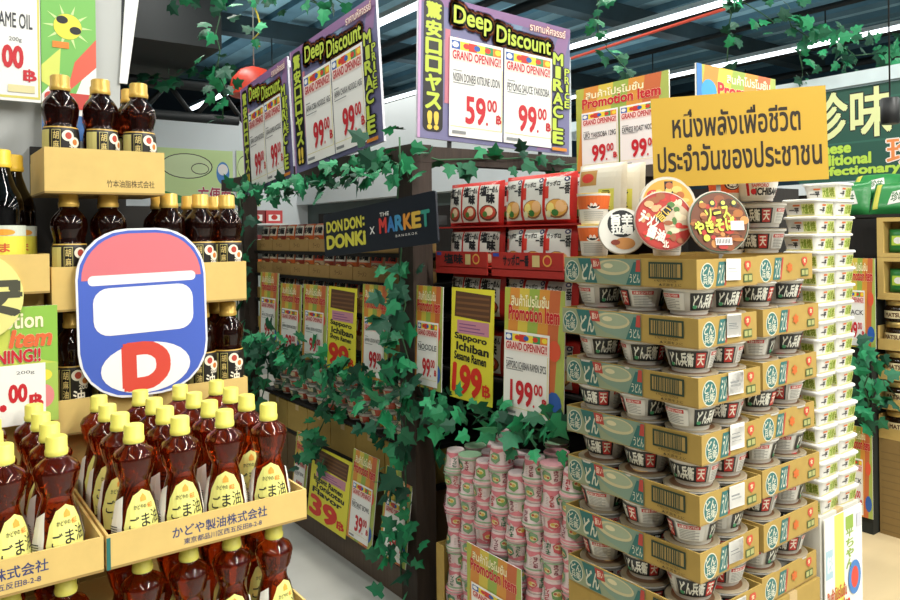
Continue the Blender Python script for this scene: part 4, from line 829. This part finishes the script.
strand(843, 58, 4.7, 846, 84, 'small ivy sprig left of the black spot lamp', 33, 26, (.05, .09), .06, None, 1)
# ================================================================ promotion boards above
b0, b1 = onX(577, 172, 2.30), onX(670, 172, 2.30)
pr = poster('promotion_board', b0, abs(b0.y-b1.y), .345, 'promotion board with two white 99 price sheets behind the yellow Thai sign', lambda b, W, H: promo_art(b, W, H), .006, UY, UZ, WHITE, 'sign')
for i, nm in enumerate(('UFO YAKISOBA 129G', 'EXPRESS ROAST NOODLE')): sheet_part(pr, Matrix.Translation((.035+.205*i, .0, .005)), .195, .24, '99', nm)
b = MB(); b.box(.2, .23, 1.7005-b0.z, .12, -.03, -.007, DARK); b.build('support_strut', pr)
b0, b1 = onY(697, 128, 1.62), onY(776, 128, 1.62)
def art_p2(b, W, H):
    promo_art(b, W, H, False); b.otext('สินค้าโปรโมชั่น', W*.36, H*.78, W*.92, H*.93, m('fbf3c8', .5), m('8c3a22', .5), .03, .03); b.otext('Promotion', W*.25, H*.55, W*.92, H*.76, RED, m('fbf3c8', .5), .04, .05); b.rect(0, 0, W*.06, H, m('3f7fc4', .5)); b.ell(W*.14, H*.6, W*.09, H*.18, m('3f9fd4', .5))
o = poster('promotion_board', b0, abs(b0.x-b1.x), onY(698, 63, 1.62).z-b0.z, 'blue edged promotion board peeking over the yellow Thai sign', art_p2, .006, UX, UZ, WHITE, 'sign')
b = MB(); b.box(.1, .13, 1.7005-b0.z, .12, -.03, -.007, DARK); b.build('support_strut', o)
# ================================================================ store shell
b = MB(); b.box(-6, 13, -5, 13, -.1, 0, m('b9b4a8', .35, 'floor')); struct(b.build('floor'))
b = MB(); b.box(0, 1.0, 0, 9, 0, .002, m('c2c2bc', .35, 'floor')); struct(b.build('floor_tile_strip', loc=(.72, .2, 0.0005)))
b = MB(); b.box(0, 1.6, 0, 4, 0, .002, m('d3bd93', .35, 'floor')); struct(b.build('floor_wood_strip', loc=(2.62, .3, 0.0005)))
b = MB(); b.box(-6, 13, -5, 13, CEIL, CEIL+.1, m('9cc4d2', .8, 'deck'))
struct(b.build('ceiling'))
b = MB()
for i in range(28): b.box(-5+i*.62, -4.78+i*.62, -5, 13, CEIL-.08, CEIL-.001, m('5f8494', .8, 'deck'))
for i in range(6): b.box(-5.9, 12.9, -3+2.9*i, -2.8+2.9*i, CEIL-.30, CEIL-.081, m('33444a', .8, 'deck'))
struct(b.build('trim_ceiling_ribs'))
def pipe(nm, lab, a, e, r, mat, cat='pipe'):
    b = MB(); b.tube([a, e], r, mat, 10); return tag(b.build(nm), lab, cat)
DK = m('0d1315', .6, 'metal')
for i, (x, z, r) in enumerate(((4.5, 3.75, .035), (5.1, 3.85, .05), (6.6, 3.8, .045), (7.2, 3.7, .03), (9.0, 3.8, .06), (10.6, 3.85, .05))):
    pipe('ceiling_pipe', 'dark ceiling pipe running along the light tubes, %s from the discount boards' % ORD[i], (x, -1, z), (x, 12.5, z), r, DK)
pipe('red_pipe', 'thin red pipe under the ceiling between two light tubes', atD(560, 62, 6.2), atD(740, 4, 5.0), .012, m('c8452f', .5))
b = MB()
for i, (x, p) in enumerate(TUBE_X+[(10.3, 0)]):
    if x < 1: continue
    L_ = 6.6 if x < 2 else 13.0; t = MB(); t.box(-.05, .05, 0, L_, 0, .045, m('cfd6d6', .5, 'metal')); o = tag(t.build('light_tube', loc=(x, -1.2, TUBE_Z)), 'long white ceiling light tube, %s row from the camera side' % ORD[i-2], 'ceiling light', 'ceiling light tubes')
    t = MB(); t.box(-.04, .04, .02, L_-.02, -.03, -.001, m('f4fbff', .4, 'emit')); t.build('diffuser', o)
    t = MB(); 
    for j in range(3 if x < 2 else 6): t.box(-.006, .006, .6+2.3*j, .612+2.3*j, .0455, CEIL-TUBE_Z-.3, DK)
    t.build('hanger', o)
# dark duct and truss at the left
b = MB(); b.box(-1.5, 2.0, 5.6, 7.4, 3.0, 4.2, m('0f1517', .7, 'deck')); tag(b.build('ceiling_duct'), 'large dark ceiling duct above the gold capped bottles', 'duct')
TRS = MB()
for z in (2.62, 2.90): TRS.tube([(-1.5, 6.6-.0, z), (2.5, 6.6, z)], .045, DK, 8)
for i in range(9): TRS.tube([(-1.5+i*.45, 6.6, 2.62), (-1.27+i*.45, 6.6, 2.90)], .022, DK, 6); TRS.tube([(-1.27+i*.45, 6.6, 2.90), (-1.05+i*.45, 6.6, 2.62)], .022, DK, 6)
tag(TRS.build('truss'), 'dark lattice truss below the duct over the far wall', 'truss')
WL = m('d6dde0', .6, 'wall')
b = MB(); b.box(-4, 5, 8.6, 8.7, 0, 3.0, WL); struct(b.build('wall_far'))
b = MB(); b.box(-4, 10, 12.8, 12.9, 0, 4.3, m('22303a', .8, 'wall')); struct(b.build('wall_back'))
b = MB(); b.box(11.5, 11.6, -5, 12.8, 0, 4.3, m('2a4a5c', .7, 'wall')); struct(b.build('wall_right'))
b = MB(); b.box(-4.1, -4.0, -5, 12.8, 0, 4.3, m('4a5054', .8, 'wall')); struct(b.build('wall_left'))
b = MB(); b.box(-4, 11.5, -4.6, -4.5, 0, 4.3, m('6a6e70', .8, 'wall')); struct(b.build('wall_rear'))
b = MB(); b.box(4.0, 4.15, 4.0, 8.6, 1.95, 2.9, WL); struct(b.build('wall_bulkhead'))
b = MB(); b.box(4.15, 4.25, 3.6, 8.6, 0, 1.95, m('55605e', .8, 'wall')); struct(b.build('wall_under_bulkhead'))
for i in range(2):
    x0, x1 = ((158, 235), (237, 262))[i]; q, r_ = onY(x0, 206, 8.58), onY(x1, 206, 8.58)
    def art_fb(b, W, H):
        b.rect(0, 0, W, H, m('c6de9c', .5)); b.ell(W*.38, H*.70, W*.34, H*.22, INK, 24); b.ell(W*.38, H*.70, W*.325, H*.205, m('cfe0ae', .5), 24); b.ell(W*.55, H*.66, W*.12, H*.10, INK, 18); b.ell(W*.55, H*.66, W*.11, H*.085, m('cfe0ae', .5), 18); b.ell(W*.86, H*.6, W*.09, H*.2, m('3f7fc4', .5)); b.ell(W*.86, H*.66, W*.07, H*.1, m('e8e4e0', .5)); b.poly([(W*.04, H*.28), (W*.5, H*.1), (W*.02, 0)], m('2f8a4a', .5))
        b.otext('方便面', W*.52, H*.06, W*.97, H*.34, m('a8324a', .5), WHITE, .03, .05)
    poster('wall_poster', q, r_.x-q.x-.02, .66, ('green wall poster with three Chinese characters behind the gold capped bottles', 'green wall poster partly behind the farthest discount board')[i], art_fb, .01)
# far shelves below the posters
for i in range(3):
    woodbox('far_shelf', 'far white shelf board below the green wall posters, %s from top' % ORD[i], -1.0, 3.6, 8.0, 8.55, 1.15+.28*(2-i)-.02, 1.15+.28*(2-i), 'shelf', m('d6dad6', .6, 'metal'))
    for j in range(12):
        b = MB(); c = RND.choice(('c94a4a', 'e6a8a0', 'e8e2d6', 'd9682c', '8a3a3a', 'd6c24a')); b.box(0, .20, 0, .2, 0, .15, m(c, .5)); b.rect(0, 0, 0, 0, WHITE); f = MB(); f.rect(.03, .03, .17, .10, WHITE); f.ell(.10, .07, .04, .03, m('c8362c', .5), 10); b.join(f, lambda p: V((p.x, -p.z, p.y)))
        tag(b.build('snack_box', loc=(1.0+.215*j, 8.05, 1.1501+.28*(2-i)+.0)), 'small snack box on the %s far shelf, %s from the left' % (ORD[i], ORD[j]), 'box', 'snack boxes on the far shelf')
b = MB(); b.box(-1, 3.6, 8.56, 8.59, 0, 1.75, m('c9d0cc', .6, 'metal')); b.box(-1, 3.6, 8.0, 8.55, 0, 1.129, m('9aa09a', .6, 'metal')); tag(b.build('far_shelf_unit'), 'pale shelf unit standing at the far wall', 'shelf unit')
# red lamp
lp = MB(); e = atD(254, 96, 4.9); lp.lathe([(.155, 0), (.155, .05), (.14, .11), (.09, .17), (.03, .19)], m('b8341f', .45), 24); o = tag(lp.build('red_lamp', loc=e), 'red dome pendant lamp above the farthest discount board', 'lamp'); c = MB(); c.tube([(0, 0, .2), (0, 0, CEIL-e.z)], .005, m('9aa09a', .6)); c.build('cord', o)
# ================================================================ right background
GX = 4.62
s0 = onX(799, 184, GX); b1 = s0.y-1.0
def art_cn(b, W, H):
    b.rect(0, 0, W, H, m('235244', .5)); z = b.lay()
    for i in range(3): b.rect(0, H*(.40+.22*i), W, H*(.42+.22*i), m('2f6454', .5), z)
    b.otext('珍味', W*.06, H*.46, W*.48, H*.97, m('dfe3a4', .5), INK, .03, .045); b.otext('零食', W*.54, H*.50, W*.95, H*.9, m('e6e4de', .5), m('8a6ab0', .5), .06, .05)
    b.text('Chinese', W*.02, H*.31, W*.28, H*.42, m('b9d94e', .5), .05); b.text('Traditional', W*.02, H*.18, W*.38, H*.29, m('b9d94e', .5), .05); b.text('Confectionary', W*.02, H*.04, W*.52, H*.16, m('b9d94e', .5), .05); b.otext('珍饌', W*.46, H*.14, W*.78, H*.42, m('e88a4a', .5), m('f4e6dc', .5), .02, .05)
sg = poster('wall_sign', s0, 1.15, .56, 'green wall sign with large pale Chinese characters and English words', art_cn, .03, UY, UZ, m('d6dde0', .5), 'sign')
b = MB(); b.box(0, .5, -1.6, 3.4, -.07, 0, m('d6dde0', .5, 'metal')); tag(b.build('sign_ledge', loc=(GX-.02, s0.y-1.0, s0.z-.005)), 'white ledge running under the green Chinese sign', 'ledge')
b = MB(); b.box(0, .5, -1.6, 3.4, 0, .08, m('cfdde0', .5, 'metal')); tag(b.build('sign_ledge', loc=(GX-.02, s0.y-1.0, s0.z+.57)), 'white ledge running over the green Chinese sign', 'ledge')
b = MB(); b.box(0, .5, -2.0, 3.4, -1.0, -.075, DARK); b.box(0, .5, -2.0, 3.4, -s0.z+.006, -1.01, m('5a4a34', .8, 'wood')); tag(b.build('wall_cabinet', loc=(GX, s0.y-1.0, s0.z-.0)), 'dark wall shelving behind the jars and green bags', 'shelf unit')
sp = MB(); e = atD(890, 111, 3.7); sp.lathe([(.040, -.065), (.043, -.06), (.043, .06), (.038, .065)], m('0b0c0d', .4), 20); o = tag(sp.build('spot_lamp', loc=e), 'black cylinder spot lamp hanging before the green sign', 'lamp'); c = MB(); c.tube([(0, 0, .065), (0, 0, CEIL-e.z)], .004, BLACK); c.build('rod', o); c = MB(); c.ell(0, 0, .034, .034, m('dfe6e6', .4), 18, .0655); c.build('lens', o)
RX = 4.0
JP = [(.050, 0), (.057, .007), (.058, .062), (.052, .076), (.044, .081), (.044, .086)]
jb = MB(); jb.lathe(JP, m('6a4a28', .15, 'oil'), 20); jr = tag(jb.build('preserve_jar'), None, 'jar'); jl = MB(); jl.lathe([(.051, .083), (.054, .085), (.054, .107), (.049, .111)], m('b59a5a', .35, 'metal', .6), 20); jl.build('lid', jr)
f = MB(); f.rect(-.07, .018, .07, .056, m('d9cba0', .5)); f.text('MATSU', -.038, .026, .038, .046, m('5a3a20', .5), .05); f.cut([i*.012-.06 for i in range(11)]); q = MB(); q.join(f, lambda p: V(((.0590+p.z)*math.sin(p.x/.058), -(.0590+p.z)*math.cos(p.x/.058), p.y))); q.build('label', jr)
JAR = Kind(jr)
JT = MB(); JT.box(0, .30, 0, .24, 0, .03, CARD); JT.box(0, .30, 0, .004, .03, .055, CARD); JT.box(0, .004, 0, .24, .03, .12, CARD); JT.box(.296, .30, 0, .24, .03, .055, CARD)
jt = Kind(tag(JT.build('jar_tray'), None, 'tray'))
zs = (.52, .67, .82, .97); yb = onX(879, 400, RX).y
for k, z in enumerate(zs):
    jt.put((RX-.005, yb+.0, z-.03), (0, 0, -math.pi/2), 'brown cardboard jar tray at the right photo edge, %s from the floor' % ORD[k], 'jar trays')
    for i in range(2):
        for j in range(2): JAR.put((RX+.062+.117*j, yb-.068-.119*i, z+.0005), (0, 0, -1.57+RND.uniform(-.3, .3)), 'brown jar with gold lid, tray %s from floor, %s along, %s' % (ORD[k], ORD[i], ('front', 'behind')[j]), 'brown glass jars')
for i in range(2): JAR.put((RX+.062, yb-.068-.119*i, zs[3]+.1125), (0, 0, -1.57), 'brown glass jar with gold lid standing on other jars, %s from the tray edge' % ORD[i], 'brown glass jars')
carton('card_sheet', .30, .24, .012, (RX-.005, yb, zs[3]+.2245), 'thin card sheet on top of the jars', card=CARD, rz=-math.pi/2)
kf = MB(); kf.w = .0004
for i in range(12): kf.rect(.01, .02+i*.036, .29, .025+i*.036, m('7a6238', .7), .0006)
carton('jar_carton', .30, .24, .487, (RX-.005, yb, .002), 'banded brown carton on the floor under the jar trays', kf, None, m('8a7040', .8, 'card'), None, -math.pi/2)
# window boxes with green bags above the jars
def wbox(y, z, lab):
    b = MB(); W, H, D = .17, .20, .10; b.box(0, W, 0, D, 0, .02, CARD); b.box(0, W, 0, D, H-.02, H, CARD); b.box(0, .03, 0, D, .02, H-.02, CARD); b.box(W-.03, W, 0, D, .02, H-.02, CARD); b.box(.03, W-.03, D-.004, D, .02, H-.02, CARDI)
    o = tag(b.build('window_box', loc=(RX+.0, y, z), rot=(0, 0, -math.pi/2)), lab, 'box'); return o
GB = pack_kind('green_bag', .10, .12, .05, '2a7a3c', lambda b, w, h: (b.rect(w*.2, h*.3, w*.8, h*.7, m('b9d94e', .4)), b.ell(w*.5, h*.5, w*.2, h*.14, WHITE)), 'bag')
GL = pack_kind('green_snack_bag', .24, .18, .07, '2c8040', lambda b, w, h: (b.rect(w*.08, h*.1, w*.2, h*.9, m('c9c24a', .4)), b.poly([(w*.4, h*.2), (w*.8, h*.3), (w*.7, h*.7), (w*.45, h*.6)], m('d9d6cc', .4)), b.text('珍味', w*.45, h*.3, w*.72, h*.6, m('2c5a30', .4), .03)), 'bag')
zt = zs[3]+.2375
for k in range(2):
    for i in range(2):
        y = yb-.0-.175*i; z = zt+.202*k; wbox(y, z, 'tan window box with a green bag, %s row, %s from the posters' % (('lower', 'upper')[k], ORD[i]))
        GB.put((RX+.055, y-.035, z+.022), face(0, 0, 0, .05), 'small green bag inside the tan window box, %s row, %s from the posters' % (('lower', 'upper')[k], ORD[i]), 'small green bags')
zc = zt+.405
b = MB(); b.box(0, .50, 0, .9, 0, .015, DARK); tag(b.build('bag_shelf', loc=(RX+.02, yb-.5, zc)), 'dark shelf board under the green snack bags', 'shelf')
for i, (y, z, rr_, ln) in enumerate(((yb+.32, zc+.017, .0, .2), (yb+.08, zc+.017, .0, .5), (yb-.16, zc+.017, .0, .3), (yb+.24, zc+.10, .0, .9), (yb-.02, zc+.12, 0, 1.1), (yb-.22, zc+.14, 0, .8))):
    GL.put((RX+.10+.10*(i//3), y, z), face(0, 0, 0, ln), 'green snack bag under the Chinese sign, %s from the white tubs, %s' % (ORD[i % 3], ('lower layer', 'heaped on top')[i // 3]), 'green snack bags')
def rposter(x0, yt, x1, y_b, lab, pr):
    q, r_, t_ = onX(x0, y_b, RX-.08), onX(x1, y_b, RX-.08), onX(x0, yt, RX-.08)
    o = promo(q, abs(q.y-r_.y), t_.z-q.z, lab, pr, 'SNACK', .02, .62, -.10, 0.0); return o
rposter(846, 258, 876, 346, 'orange promotion poster with white price sheet beside the jars, upper', '99')
rposter(846, 424, 873, 512, 'orange promotion poster with white price sheet near the floor beside the jars', '99')
c0 = onX(862, 400, RX); b = MB(); b.box(0, .16, 0, .30, 0, 1.40, m('1c201c', .8, 'wood')); tag(b.build('display_post', loc=(RX-.06, c0.y-.075, 0)), 'dark post carrying the two promotion posters beside the jars', 'post')
ivy(wav(onX(866, 350, RX-.1), onX(868, 415, RX-.1), 5, .03, 41, 1), 'ivy bunch between the two posters beside the jars', (-1, -.4, 0), 120, (.05, .1), .1, 41)
q = onX(850, 470, RX-.09)
bpy.context.view_layer.update()
